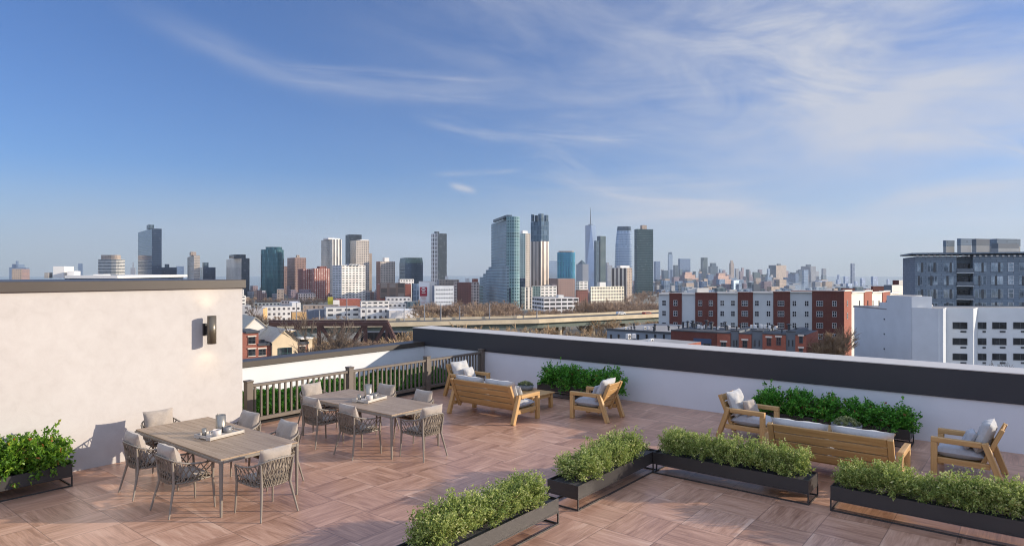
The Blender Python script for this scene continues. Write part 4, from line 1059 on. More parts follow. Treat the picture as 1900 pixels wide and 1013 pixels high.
# vehicles
def vehicle(name, label, cat, x, off, body, L, hh, w=2.0):
    p, d = hwy_pt(x); q, _ = hwy_pt(x + 12); a = math.atan2(*(q - p)[::-1]); b = p + FWD * off
    t = thing(name, label, cat, (b[0], b[1], zd - .935), a, 'vehicles on the highway')
    m = plain(name + '_paint', body, .3, var=.03)
    mb = MB(); pr = [(-L / 2, .45), (L / 2, .45), (L / 2, hh * .55), (L * .36, hh * .62), (L * .22, hh), (-L * .46, hh), (-L / 2, hh * .7)]
    for s_ in (-1, 1): mb.face([(x_, s_ * w / 2, z_) for x_, z_ in (pr if s_ < 0 else pr[::-1])])
    for i in range(len(pr)):
        (xa, za), (xb, zb) = pr[i], pr[(i + 1) % len(pr)]; mb.face([(xa, w / 2, za), (xb, w / 2, zb), (xb, -w / 2, zb), (xa, -w / 2, za)])
    mb.build('body', m, t); g = MB()
    for s_ in (-1, 1): g.box(-L * .40, L * .20, s_ * (w / 2 + .004), s_ * (w / 2 - .01), hh * .62, hh * .9)
    g.build('side_window', STEEL_D, t)
    for sx in (-.32, .32):
        for s_ in (-1, 1):
            wl = MB(); wl.tube([(sx * L, s_ * (w / 2 - .22), .38), (sx * L, s_ * (w / 2 + .02), .38)], .38, 12); wl.build('wheel', ROOFD, t)
vehicle('car', 'small white car on the highway left of the white and red apartments', 'car', 1163, 15, lc(235, 235, 232), 4.2, 1.55, 1.8)
vehicle('car', 'small red car on the highway just left of the apartments', 'car', 1206, 6, lc(150, 60, 40), 4.4, 1.5)
# rusty truss bridge
t = thing('truss_bridge', 'rusty steel truss railway bridge beyond the brick house', 'bridge'); d = 192
za, zb = zt(601, d), zt(668, d)
def tp(x, z, o=0): return (*at(x, d + o), z)
tops = [505, 549, 592, 635, 678, 718]; bots = [478, 527, 570, 614, 656, 698, 748]
sd = (FWD[0], FWD[1], 0)
for o in (0, 7.5):
    MB().beam(tp(500, za, o), tp(720, za, o), .9, 1.25, side=sd).build('top_chord', RUST, t); MB().beam(tp(470, zb, o), tp(755, zb, o), .9, 1.2, side=sd).build('bottom_chord', RUST, t)
    for k, x in enumerate(tops):
        MB().beam(tp(x, zb, o), tp(x, za, o), .6, .85 if k % 2 else 1.1, side=sd).build('post', RUST, t)
    MB().beam(tp(718, za, o), tp(748, zb, o), .8, 1.0, side=sd).build('end_post', RUST, t); MB().beam(tp(505, za, o), tp(470, zb, o), .8, 1.0, side=sd).build('end_post', RUST, t)
    for k in range(5):
        a, b = (tops[k], tops[k + 1]); 
        pa, pb = ((a, za), (b, zb)) if k < 3 else ((b, za), (a, zb))
        MB().beam(tp(pa[0], pa[1], o), tp(pb[0], pb[1], o), .5, .7, side=sd).build('diagonal', RUST, t)
for x in tops: MB().beam(tp(x, za, 0), tp(x, za, 7.5), .5, .6, side=(0, 0, 1)).build('cross_beam', RUST, t)
# dark deck girder behind the truss
t = thing('girder_bridge', 'dark plate girder railway bridge under the highway, behind the truss', 'bridge')
P = footprint(668, 669, 752, 212, 3, 6); solid(P, zt(652, 212), zt(617, 212), ['dark_plain'], 'plate_girder', t, roof=ROOFD)
for x in (676, 744):
    MB().box(-.8, .8, -2, 2, -26, zt(652, 212)).build('abutment', CONC, t).location = (*at(x, 215), 0)

# low industrial buildings
def low(label, x0, xc, x1, yt, d, mL, mR=None, th=24, ex=(), name='warehouse', **k): return tower(name, label, x0, xc, x1, yt, d, mL, mR, th, ex=ex, **k)
low('cream long factory with dark windows behind the highway, at the left', 485, 486, 558, 569, 560, 'factory_white', 'factory_white', 24, ex=[('roof_unit', 535, 558, 563, WHITE_R, .8)])
low('pale yellow shed left of the cream factory, behind bare branches', 455, 460, 488, 573, 520, 'tan_plain', 'factory_plain', 10)
low('tan box warehouse between the cream factory and the grey shed', 541, 542, 570, 579, 500, 'tan_plain')
low('slate grey plain shed left of the graffiti building', 571, 572, 604, 575, 480, 'grey_plain')
low('white two storey building with graffiti, over the truss bridge', 604, 605, 668, 571, 470, 'factory_white', 'white_punched', 20)
low('white workshop with four dark windows over the right end of the truss', 668, 669, 722, 572, 465, 'factory_white', 'factory_white', 20)
low('pale trailer shed with a white roof right of the white workshop', 721, 722, 778, 576, 460, 'grey_stone', 'factory_plain', 20, roof=WHITE_R)
low('long white factory with a band of black windows above the workshop', 668, 670, 722, 559, 620, 'white_punched', 'white_punched', 22)
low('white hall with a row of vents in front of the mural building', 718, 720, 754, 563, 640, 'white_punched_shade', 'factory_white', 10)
low('blue grey service yard shed below the red banner', 755, 756, 780, 560, 640, 'slate_tower')
low('red roofed shed behind the graffiti building', 626, 627, 670, 556, 660, 'rust_brick', roof=plain('red_roof', lc(176, 74, 60), .8))
low('small cream hut beside the yellow box', 617, 618, 630, 557, 640, 'factory_plain')
low('yellow storage box standing behind the tallest light pole', 607, 608, 618, 551, 640, 'dark_plain', plain('yellow_paint', lc(205, 190, 60), .6), 10, name='storage_box', cat='container')
low('grey roofed hall behind the grey shed', 560, 562, 628, 566, 600, 'grey_stone', 'tan_stone', 10)
low('white row of small houses below the teal glass tower', 470, 472, 520, 562, 800, 'factory_white', 'cream_grid', 14, name='house_row')
low('brown roofed block right of the small white houses', 520, 522, 556, 558, 780, 'brown_brick', 'white_brick_grid', 14, name='house_row')
low('white stepped roof plant below the mural building', 716, 717, 762, 552, 700, 'white_punched', 'factory_white', 14)
low('white sheds at the foot of the largest teal tower', 908, 909, 962, 573, 640, 'factory_plain', 'white_punched', 10)
low('small white site office at the foot of the curved teal corner', 948, 949, 966, 570, 610, 'factory_plain', 'factory_white', 10, name='site_office')
low('grey shed at the left edge beside the pale yellow shed', 440, 441, 462, 567, 620, 'grey_stone', 'factory_white', 10)
low('pale storage hall right of the parking garage', 1128, 1130, 1152, 573, 640, 'factory_white', 'factory_plain', 14)
# ---------------------------------------------------------------- nearer buildings with their own windows
PANE = None
def mk_pane():
    m, t, b = newmat('window_pane'); v = t.coord('Object')
    t.put(b.inputs['Base Color'], t.ramp(t.noise(v, .35, 2), [(.35, (.012, .015, .02)), (.6, (.035, .042, .05)), (.75, (.12, .13, .14))]))
    b.inputs['Roughness'].default_value = .06; b.inputs['Metallic'].default_value = .15; return m
PANE = mk_pane()
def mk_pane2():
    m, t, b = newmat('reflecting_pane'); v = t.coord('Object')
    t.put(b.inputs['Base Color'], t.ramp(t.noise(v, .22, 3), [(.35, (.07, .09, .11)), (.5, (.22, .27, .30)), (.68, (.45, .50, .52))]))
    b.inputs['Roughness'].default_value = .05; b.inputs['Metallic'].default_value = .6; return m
PANE2 = mk_pane2()
FR_W = plain('white_window_frame', (.62, .62, .62), .6, var=.03); FR_S = plain('slate_window_frame', lc(150, 160, 168), .6, var=.03); FR_D = plain('dark_window_frame', (.06, .065, .07), .5, var=.05)
STONE = plain('pale_lintel', lc(215, 202, 186), .85, var=.06)
class Wall:
    """upright wall through two photo columns at given depths; places things on it by column and row"""
    def __init__(s, xa, da, xb, db):
        s.A = np.array(at(xa, da)); s.B = np.array(at(xb, db)); s.u = (s.B - s.A) / np.linalg.norm(s.B - s.A); s.n = np.array([s.u[1], -s.u[0]]); s.xa, s.da, s.xb, s.db = xa, da, xb, db
        s.ang = math.atan2(s.u[1], s.u[0])
    def pos(s, x):
        k = (x - CX) / F; rA, dA = s.A @ RIGHT, s.A @ FWD; uR, uD = s.u @ RIGHT, s.u @ FWD
        tt = (rA - k * dA) / (k * uD - uR); p = s.A + s.u * tt; return p, float(p @ FWD), tt
    def panel(s, x0, x1, y0, y1, mat, name, parent, depth=6.0, off=0.0, zb=None, zt_=None, roof=None):
        """solid block whose front lies on the wall between the two columns"""
        p, d, _ = s.pos(x0); q, d2, _ = s.pos(x1); z1 = zt_ if zt_ is not None else zt(y0, (d + d2) / 2); z0 = zb if zb is not None else zt(y1, (d + d2) / 2)
        p, q = p + s.n * off, q + s.n * off; P = [tuple(p), tuple(q), tuple(q - s.n * depth), tuple(p - s.n * depth)]
        mb = MB(); mb.prism(P, P, z0, z1, [0] * 4, True, 1 if roof else 0)
        return mb.build(name, [mat, roof] if roof else [mat], parent)
    def window(s, x, y, wpx, hpx, parent, fr=FR_W, mull=1, trans=1, sill=False, lintel=False, off=.02, name='window', pane=None):
        p, d, _ = s.pos(x); w, h = wpx * d / F, hpx * d / F; z = zt(y, d)
        M = Matrix.Translation((p[0] + s.n[0] * off, p[1] + s.n[1] * off, z)) @ Matrix.Rotation(s.ang, 4, 'Z')
        mb = MB(); f = .075
        def bx(a, b, c, e, y0=-.07, y1=.02): mb.box(a, b, y0, y1, c, e, 0, 0, M)
        bx(-w / 2, w / 2, h / 2 - f, h / 2); bx(-w / 2, w / 2, -h / 2, -h / 2 + f); bx(-w / 2, -w / 2 + f, -h / 2 + f, h / 2 - f); bx(w / 2 - f, w / 2, -h / 2 + f, h / 2 - f)
        for k in range(mull): cx = -w / 2 + w * (k + 1) / (mull + 1); bx(cx - .045, cx + .045, -h / 2 + f, h / 2 - f, -.055)
        if trans: bx(-w / 2 + f, w / 2 - f, h * .02 - .04, h * .02 + .04, -.05)
        o = mb.build(name, fr, parent)
        g = MB(); g.box(-w / 2 + f, w / 2 - f, -.02, .015, -h / 2 + f, h / 2 - f, 0, 0, M); g.build('pane', pane or PANE, o)
        if sill: k = MB(); k.box(-w / 2 - .1, w / 2 + .1, -.14, .02, -h / 2 - .16, -h / 2 - .001, 0, 0, M); k.build('sill', STONE, o)
        if lintel: k = MB(); k.box(-w / 2 - .2, w / 2 + .2, -.12, .02, h / 2 + .001, h / 2 + .32, 0, 0, M); k.build('lintel', STONE, o)
        return o
def brick(name, c1, c2, mortar, sc_=1.0):
    m, t, b = newmat(name); v = t.coord('Object')
    sp = t.sep(v); vv = t.comb(t.m('ADD', sp[0], sp[1]), sp[2])
    bt = t.new('ShaderNodeTexBrick'); t.put(bt.inputs['Vector'], vv); bt.inputs['Scale'].default_value = sc_
    bt.inputs['Color1'].default_value = (*c1, 1); bt.inputs['Color2'].default_value = (*c2, 1); bt.inputs['Mortar'].default_value = (*mortar, 1)
    bt.inputs['Brick Width'].default_value = .42; bt.inputs['Row Height'].default_value = .15; bt.inputs['Mortar Size'].default_value = .012
    f = t.noise(v, .3, 4); t.put(b.inputs['Base Color'], t.mix(t.ramp(f, [(.35, 0.0), (.75, .35)]), bt.outputs[0], tuple(c * .6 for c in c1))); b.inputs['Roughness'].default_value = .9; return m
BR_RED = brick('red_brickwork', lc(106, 52, 42), lc(90, 45, 37), lc(118, 82, 70)); BR_OR = brick('orange_brickwork', lc(164, 88, 66), lc(146, 78, 60), lc(164, 120, 102))
SIDE_W = plain('white_siding', lc(190, 193, 192), .8, var=.04, scale=.3); SIDE_L = plain('cream_siding', lc(226, 218, 205), .8, var=.04, scale=.3); SIDE_G = plain('grey_siding', lc(104, 110, 116), .8, var=.06, scale=.4)
RENDER = plain('white_render', lc(212, 214, 214), .85, var=.05, scale=.35, bump=.05, bscale=3); SLATE = brick('slate_cladding', lc(128, 141, 152), lc(114, 127, 138), lc(94, 104, 114), .3); CREAM_ST = plain('cream_stucco', lc(216, 194, 160), .9, var=.07, scale=.5)

# white and red apartment building
t = thing('apartment_building', 'long five storey apartment building in alternating white siding and red brick bays', 'building')
wl = Wall(1222, 190, 1566, 176)
cols = [(1222, 1242, 0), (1242, 1265, 1), (1265, 1290, 0), (1290, 1331, 1), (1331, 1369, 0), (1369, 1397, 1), (1397, 1435, 0), (1435, 1466, 1), (1466, 1507, 0), (1507, 1565.5, 1)]
ytop = lambda x: np.interp(x, [1222, 1565], [546, 541])
for a, b, k in cols:
    wl.panel(a, b, ytop((a + b) / 2), 700, BR_RED if k else SIDE_W, 'brick_bay' if k else 'siding_bay', t, 16, .0 if k else -.25, roof=ROOF)
    wl.panel(a + (.6 if not k else 0), b - (.6 if not k else 0), ytop((a + b) / 2) - 1.6, ytop((a + b) / 2) + .6, SIDE_L if not k else BR_RED, 'cornice', t, 1.2, .22 if not k else .12)
for x, n in ((1232, 1), (1253, 1), (1299, 1), (1319, 1), (1340, 1), (1360, 1), (1382, 2), (1404.5, 1), (1426, 1), (1449, 2), (1474, 1), (1497, 1), (1521, 2), (1548, 1)):
    sid = any(a <= x < b and k == 0 for a, b, k in cols)
    for y in (562.7, 582, 603.5, 624, 644):
        wl.window(x, y + (x - 1380) * .004, 7.2 if n == 1 else 11, 10.2, t, FR_W, n, 1, off=-.22 if sid else .02)
wr = Wall(1566, 176, 1690, 232)
for a, b, m, y0 in ((1566.2, 1580, BR_OR, 540), (1580, 1604, SIDE_L, 543), (1604, 1618, BR_OR, 540.5), (1618, 1638, SIDE_L, 543), (1638, 1651, BR_OR, 541), (1651, 1690, SIDE_L, 543.5)):  # sunlit side: same bays in paler, warmer colours, sunlight put into them
    wr.panel(a, b, y0 - (a - 1566) * .0, 700, m, 'brick_bay' if m is BR_OR else 'siding_bay', t, 14, 0 if m is BR_OR else -.2, roof=ROOF)
    wr.panel(a, b, y0 - 1.8, y0 + .4, SIDE_L, 'cornice', t, 1.2, .2)
for x, w in ((1572, 4.6), (1596, 3.4), (1610, 4.6), (1621, 3), (1632, 4.5), (1644, 3.6)):
    for y in (563, 586): wr.window(x, y, w, 11, t, FR_D if x != 1572 else FR_W, 0, 1, off=.03 if x in (1572, 1610, 1644) else -.16)
for a, b, y, m in ((1275, 1290, 535.5, SIDE_W), (1290.2, 1315, 534.5, SIDE_L), (1396, 1411, 527, SIDE_G), (1560, 1586, 535, BR_RED), (1616, 1640, 531, BR_RED)):  # first two: one stair tower, its sunlit face painted as the paler block
    p, d, _ = wl.pos(min(a, 1500)); dd = 196 if a < 1500 else 205
    solid(footprint(a, a + (b - a) * .15, b, dd, 12), zt(548, dd), zt(y, dd), [m], 'roof_house', t)
t = thing('apartment_building', 'cream corner apartment block with a black roof storey, left of the slate apartment block', 'building')
solid(footprint(1640, 1655, 1700, 225, 30), -26, zt(529, 225), [SIDE_G, SIDE_L], 'facade', t, roof=ROOFD); solid(footprint(1656, 1668, 1702, 232, 24), zt(529.2, 225), zt(520, 232), [BR_RED, SIDE_L], 'roof_storey', t, roof=SIDE_L)
w2 = Wall(1655, 225, 1700, 238)
for x in (1684, 1692): w2.window(x, 541, 3.6, 11, t, FR_D, 0, 0)

# white rendered building
t = thing('rendered_building', 'white rendered apartment house with a blank left wall and stepped roof', 'building')
A = Wall(1585, 140, 1692, 122); zr = zt(572, 128)
A.panel(1585, 1645, 572, 760, RENDER, 'blank_wall', t, 9, 0, zb=-26, roof=ROOF); A.panel(1645, 1691.5, 549, 760, RENDER, 'blank_wall', t, 4, 0, zb=-26, roof=ROOF)
A.panel(1632, 1645, 561, 572, RENDER, 'roof_step', t, 4, 0, roof=ROOF)
B = Wall(1692, 122, 1750, 117.5); B.panel(1692.3, 1750, 571.5, 760, RENDER, 'blank_wall', t, 1.0, 0, zb=-26, roof=ROOF)
C = Wall(1750, 117.5, 1756, 121); D = Wall(1756, 121, 1806, 120.0); E_ = Wall(1806, 120, 1814, 124); G_ = Wall(1814, 124, 1960, 121)
for w_, a, b in ((C, 1750.2, 1755.9), (D, 1756, 1806), (E_, 1806.2, 1813.9), (G_, 1814, 1960)): w_.panel(a, b, 571.5, 760, RENDER, 'facade_bay', t, .8, 0, zb=-26, roof=ROOF)
solid(footprint(1691.8, 1692.2, 1711, 127, 35), zt(571, 126), zt(549, 126), [RENDER], 'roof_house', t, roof=ROOF); solid(footprint(1711, 1712, 1731, 131, 20), zt(571, 126), zt(568, 126), [SIDE_L], 'roof_house', t)
fr_pts = [A.pos(1585)[0], A.pos(1691.5)[0], B.pos(1750)[0], C.pos(1755.9)[0], D.pos(1806)[0], E_.pos(1813.9)[0], G_.pos(1960)[0]]
mb = MB(); pl = [tuple(p + FWD * .4) for p in fr_pts]; pl += [at(1960, 139), at(1650, 139)]
mb.prism(pl, pl, zt(571.5, 121) - .9, zt(571.5, 121) - .5, [0] * len(pl), True, 0); mb.build('roof', ROOF, t)
for w_, xs_ in ((D, (1781,)), (G_, (1822, 1854, 1893, 1932))):
    for x in xs_:
        for k, y in enumerate((604, 633.5, 662)):
            wd_ = 24 if x == 1781 else 23
            if x == 1822: wd_ = 14
            w_.window(x, y, wd_, 12.5, t, FR_D, 1, 0, off=.02)
            w_.panel(x + 1, x + wd_ / 2, y + 9.5, y + 13, FR_D, 'vent_grille', t, .1, .06)
for y in (592, 619.5, 647): A.window(1641, y, 2.4, 2.6, t, FR_D, 0, 0, name='vent')

# slate apartment block
t = thing('slate_building', 'slate grey apartment block with balconies and roof houses at the right edge', 'building')
S = Wall(1698, 146, 1960, 136); zb_ = -26
S.panel(1698, 1775, 476, 760, SLATE, 'facade', t, 18, 0, zb=zb_, roof=ROOFD); S.panel(1805.5, 1960, 473, 760, SLATE, 'facade', t, 18, 0, zb=zb_, roof=ROOFD); S.panel(1775, 1805.5, 476, 760, SLATE, 'balcony_recess', t, 15, -2.2, zb=zb_, roof=ROOFD)
q0, q1 = S.pos(1691)[0] + S.n * .9, S.pos(1960)[0] + S.n * .9
P = [tuple(q0), tuple(q1), tuple(q1 - S.n * 18), tuple(q0 - S.n * 18)]; zc = zt(471.5, 143)
for z0, m_, nm in ((zc, SLATE, 'roof_overhang'),): 
    mb = MB(); mb.prism(P, P, z0, z0 + .32, [0] * 4, True, 0); mb.build(nm, m_, t)
rows_y = (496.5, 521, 545.5, 570)
for r_, y in enumerate(rows_y):
    for x, w, mu in ((1707, 9, 1), (1730, 17, 2), (1760, 16, 1), (1819, 19, 2), (1850, 19, 2), (1875.5, 9, 0), (1900, 16, 1), (1930, 16, 1)):
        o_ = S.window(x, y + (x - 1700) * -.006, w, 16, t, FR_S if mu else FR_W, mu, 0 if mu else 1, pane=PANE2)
        if mu: S.panel(x + (-4 if r_ % 2 else 2), x + (0 if r_ % 2 else 6), y - 9, y + 8.5, FR_D, 'dark_panel', t, .1, .1)
    S.panel(1774.5, 1806, y + 9.2, y + 10.6, SIDE_W, 'balcony_slab', t, 2.4, .5)
    S.panel(1775, 1805.5, y + 1.8, y + 9, plain('balcony_glass', (.12, .14, .16), .2, .2), 'balcony_guard', t, .05, .45)
    S.window(1790, y, 24, 17, t, FR_D, 2, 0, off=-2.15, name='balcony_door')
RH_L = plain('pale_roof_house', lc(150, 150, 148), .85, var=.1, scale=.5)
for a, b, y, dd, m in ((1750, 1771, 446, 150, SLATE), (1776, 1803, 442.5, 148, SLATE), (1803.5, 1836, 443, 152, SIDE_G), (1836, 1893, 443, 158, SLATE), (1840, 1890, 452, 146, SIDE_G)):
    zm = zt(y, dd); zq = zm - (zm - zc) * .42; fp_ = footprint(a, a + (b - a) * .25, b, dd, 16)
    solid(fp_, zc + .33, zq, [RH_L], 'roof_house', t, roof=ROOFD); solid(inset(fp_, 1.02), zq, zm, [m], 'roof_screen', t, roof=ROOFD)
for k in range(24):
    x = 1700 + k * 10.6; S.panel(x, x + 4, 473.4, 476.3, WHITE_R, 'clerestory_strip', t, .3, .25)

# flat roofed row and townhouses in front of the apartments
t = thing('flat_roof_building', 'grey sided flat roofed block with narrow windows below the highway end', 'building')
V = Wall(1126, 168, 1330, 150); V.panel(1126, 1330, 617, 700, plain('pale_grey_siding', lc(134, 142, 150), .8, var=.06, scale=.4), 'facade', t, 26, 0, zt_=zt(616, 160), zb=-26, roof=ROOF); V.panel(1126, 1330, 615, 617.5, FR_D, 'roof_edge', t, .4, .15, zt_=zt(616, 160) + .25, zb=zt(616, 160) - .25)
for x in (1134, 1148, 1169, 1184, 1200, 1216, 1232, 1250): V.window(x, 625.5, 4.2, 11, t, FR_D, 0, 0)
def zr_(W_, x, z): return z
t = thing('townhouse_row', 'row of brick and grey metal townhouses in front of the white and red apartments', 'building')
Tw = Wall(1245, 137, 1496, 122); zt0 = zt(619, 129)
for a, b, m, dz, off in ((1245, 1331, BR_RED, 0, 0), (1331, 1355, BR_OR, .0, .1), (1355, 1371, SIDE_G, .5, -.3), (1371, 1394, BR_OR, .1, .1), (1394, 1415, SIDE_G, .7, -.3), (1415, 1458, BR_OR, .3, .1), (1458, 1476, SIDE_G, .9, -.3), (1476, 1496, BR_OR, .4, .1)):
    Tw.panel(a, b, 0, 0, m, 'brick_bay' if m is not SIDE_G else 'metal_bay', t, 12, off, zb=-26, zt_=zt0 + dz, roof=ROOFD); Tw.panel(a, b, 0, 0, FR_D, 'coping', t, .4, off + .12, zb=zt0 + dz - .12, zt_=zt0 + dz + .12)
for x, y, w, h, lt in ((1343, 640, 9.5, 11, 1), (1382.5, 638, 8.5, 13, 1), (1427, 634, 8, 15, 1), (1445, 633, 8, 15, 1), (1486.5, 630, 6.5, 13, 1), (1427, 657, 8, 12, 1), (1486.5, 652, 6.5, 12, 1), (1312, 641, 14, 8, 0)):
    Tw.window(x, y, w, h, t, FR_D, 1, 1, lintel=bool(lt), off=.12)
for x in (1361, 1366, 1400, 1408, 1463, 1470): Tw.window(x, 637, 2.2, 12, t, FR_D, 0, 0, off=-.28)
Tw.panel(1287, 1320, 628, 646, plain('blue_panel', lc(58, 76, 104), .6), 'blue_panel', t, .2, .06)
t = thing('low_roof', 'low orange brick roof edge just behind the dark parapet band', 'building')
L_ = Wall(1180, 104, 1272, 98); L_.panel(1180, 1271, 629, 700, BR_OR, 'brick_wall', t, 5, 0, zb=-26, zt_=zt(635, 101), roof=ROOF)
t = thing('low_roof', 'low grey flat roof behind the parapet band, left of the orange brick edge', 'building')
L_ = Wall(1118, 112, 1178, 108); L_.panel(1118, 1178, 627, 700, SIDE_G, 'metal_wall', t, 5, 0, zb=-26, zt_=zt(634, 110), roof=ROOF)
# roof machines: small air conditioners and vents
def make_ac():
    t = thing('air_conditioner', 'x', 'air conditioner', group='small air conditioners on the flat roofs')
    MB().box(-.45, .45, -.3, .3, .12, 1.0, 0, .03).build('casing', WHITE_R, t); f = MB(); f.tube([(0, -.305, .56), (0, -.33, .56)], .33, 14); f.build('fan_grille', STEEL_D, t)
    f = MB()
    for sx in (-1, 1): f.box(sx * .4, sx * .3, -.28, .28, 0, .119)
    f.build('feet', STEEL_D, t); return t
ac0 = make_ac(); ac = []
ra = random.Random(4)
def acs(pts, z, fmt, grp):
    for i, (x, d) in enumerate(pts):
        o = place(ac0, ac, (*at(x, d), z), ra.uniform(-.5, .9), fmt.format(ORD[i] if i < 7 else str(i)), grp); k = ra.uniform(.6, .95); o.scale = (k, k, k)
z1 = zt(616, 160)
acs([(1160, 168), (1165, 166), (1196, 167), (1203, 166), (1213, 165), (1276, 163), (1281, 161)], z1, '{} air conditioner from the left on the grey sided flat roof', 'air conditioners on the grey flat roof')
acs([(1166, 110), (1176, 111), (1204, 102), (1208, 103)], zt(634.5, 106), '{} air conditioner from the left on the low roofs at the parapet', 'air conditioners on the low roofs')
acs([(1296, 140), (1302, 139), (1308, 140), (1333, 138), (1349, 137), (1352, 138)], zt0, '{} air conditioner from the left on the brick townhouses', 'air conditioners on the left townhouses')
acs([(1394, 134), (1401, 133), (1412, 133), (1420, 133), (1428, 132), (1440, 131)], zt0 + .6, '{} air conditioner from the left on the right townhouses', 'air conditioners on the right townhouses')

# short vent pipes and stacks, too alike to tell apart
def make_vent():
    t = thing('vent_pipe', 'x', 'vent pipe', group='vent pipes on the flat roofs')
    MB().tube([(0, 0, 0), (0, 0, .9)], .13, 8).build('pipe', STEEL_D, t); MB().lathe([(.001, 1.12), (.26, .98), (.26, .9), (.001, .9)], 10).build('hood', STEEL_D, t); return t
vp0 = make_vent(); vp = []
for i in range(34):
    if i < 14: x, d, z, lb, g = ra.uniform(1140, 1300), ra.uniform(160, 174), z1, 'small dark vent pipe on the grey sided flat roof', 'vent pipes on the grey flat roof'
    else: x, d, z, lb, g = ra.uniform(1255, 1480), 0, zt0, 'small dark vent pipe on the townhouse row roof', 'vent pipes on the townhouses'
    if i >= 14: p_, d, _ = Tw.pos(x); d += ra.uniform(1.5, 9)
    o = place(vp0, vp, (*at(x, d), z + (0 if i < 14 else .35)), 0, lb, g); k = ra.uniform(.7, 1.5); o.scale = (k * 1.3, k * 1.3, k)
# brick and cream house at the left
t = thing('gabled_house', 'cream and red brick gabled house beyond the low parapet at the left', 'house')
Hs = Wall(440, 160, 582, 172); Hb = Wall(440, 171, 582, 183); ROOF_SH = plain('grey_shingles', lc(168, 162, 150), .9, var=.15, scale=1.5); BR_H = brick('house_brick', lc(152, 88, 72), lc(134, 76, 62), lc(166, 124, 108))
Hs.panel(446, 479, 616, 720, BR_H, 'brick_wing', t, 8, .3, zb=-26, roof=ROOFD); Hs.panel(455, 480.5, 613.8, 617.5, ROOFD, 'eaves', t, 8.6, .7); Hs.panel(478, 502.5, 640, 720, BR_H, 'brick_wing', t, 7, .1, zb=-26, roof=ROOFD); Hs.panel(478, 503, 636.5, 640.5, ROOFD, 'eaves', t, 7.6, .5)
Hs.panel(551, 571, 638, 720, BR_H, 'brick_wing', t, 6, .1, zb=-26, roof=ROOFD); Hs.panel(550.5, 572.5, 634, 638.5, ROOFD, 'eaves', t, 6.4, .5); Hs.panel(571, 579.5, 628, 720, CREAM_ST, 'corner_block', t, 7, .0, zb=-26); Hs.panel(558, 580, 626.5, 629, SIDE_L, 'eaves', t, 8, .4)
def gable(W_, x0, xm, x1, ye, yp, mat, depth, off, name, lit):
    a, d, _ = W_.pos(x0); m_, _, _ = W_.pos(xm); b, _, _ = W_.pos(x1); n3 = W_.n
    a, m_, b = a + n3 * off, m_ + n3 * off, b + n3 * off; ze, zp = zt(ye, d), zt(yp, d); bk = -n3 * depth
    mb = MB(); mb.face([(*a, -26), (*b, -26), (*b, ze), (*m_, zp), (*a, ze)]); mb.face([(*b, -26), (*(b + bk), -26), (*(b + bk), ze), (*b, ze)]); mb.face([(*(a + bk), -26), (*a, -26), (*a, ze), (*(a + bk), ze)])
    mb.build(name, mat, t)
    r = MB(); o_ = n3 * .35; e = .28
    for p, q in ((a, m_), (m_, b)):
        zp0, zp1 = (ze, zp) if p is a else (zp, ze)
        u = W_.u * .35 * (-1 if p is a else 1); f0 = p + o_ + (u if p is a else 0); f1 = q + o_ + (u if q is b else 0); k0 = -.3 if p is a else 0; k1 = -.3 if q is b else 0
        top = [(*f0, zp0 + e + k0), (*f1, zp1 + e + k1), (*(f1 - o_ + bk), zp1 + e + k1), (*(f0 - o_ + bk), zp0 + e + k0)]
        r.face(top); r.face([(*f0, zp0 + k0), (*f1, zp1 + k1), (*f1, zp1 + e + k1), (*f0, zp0 + e + k0)])
    r.build('roof', ROOF_SH, t)
gable(Hs, 503, 527, 550.5, 634, 613, CREAM_ST, 14, .9, 'gable_wall', True)
gable(Hb, 452, 474, 498, 612, 590.5, SIDE_L, 18, .0, 'gable_wall', True)
Hb.panel(478, 552, 615, 720, CREAM_ST, 'main_wall', t, 6, -.5, zb=-26, roof=SIDE_L)
Hd = Wall(440, 166, 582, 178); p0, _, _ = Hd.pos(545); p1, _, _ = Hd.pos(577)
# hip roof of the right wing
mb = MB(); zz0, zz1 = zt(629, 168), zt(615.5, 172); q0 = p0 - Hd.n * -3.5; q1 = p1 - Hd.n * -3.5; q2 = p1 - Hd.n * 6; q3 = p0 - Hd.n * 6
ra_, rb_ = p0 - Hd.n * 1.2 + Hd.u * 1.2, p1 - Hd.n * 1.2 - Hd.u * 1.6
mb.face([(*q0, zz0), (*q1, zz0), (*rb_, zz1), (*ra_, zz1)]); mb.face([(*q1, zz0), (*q2, zz0), (*rb_, zz1)]); mb.face([(*q2, zz0), (*q3, zz0), (*ra_, zz1), (*rb_, zz1)]); mb.face([(*q3, zz0), (*q0, zz0), (*ra_, zz1)])
mb.build('hip_roof', plain('dark_shingles', lc(66, 76, 74), .9, var=.15, scale=1.5), t)
for x, y, w, h in ((466.5, 631, 12.5, 13), (466.5, 653.5, 12.5, 12.5), (486, 653, 13, 12), (560, 648.5, 12, 12)): Hs.window(x, y, w, h, t, FR_D, 1, 1, True, True, off=.42 if x < 480 else .22)
Hs.window(526.5, 655, 25, 22, t, plain('teal_door_frame', lc(44, 84, 80), .6), 2, 1, off=1.02, name='arched_door')
for x in (491, 494.5): Hs.panel(x - 1.4, x + 1.4, 631, 637, FR_D, 'chimney_pot', t, .5, -2)

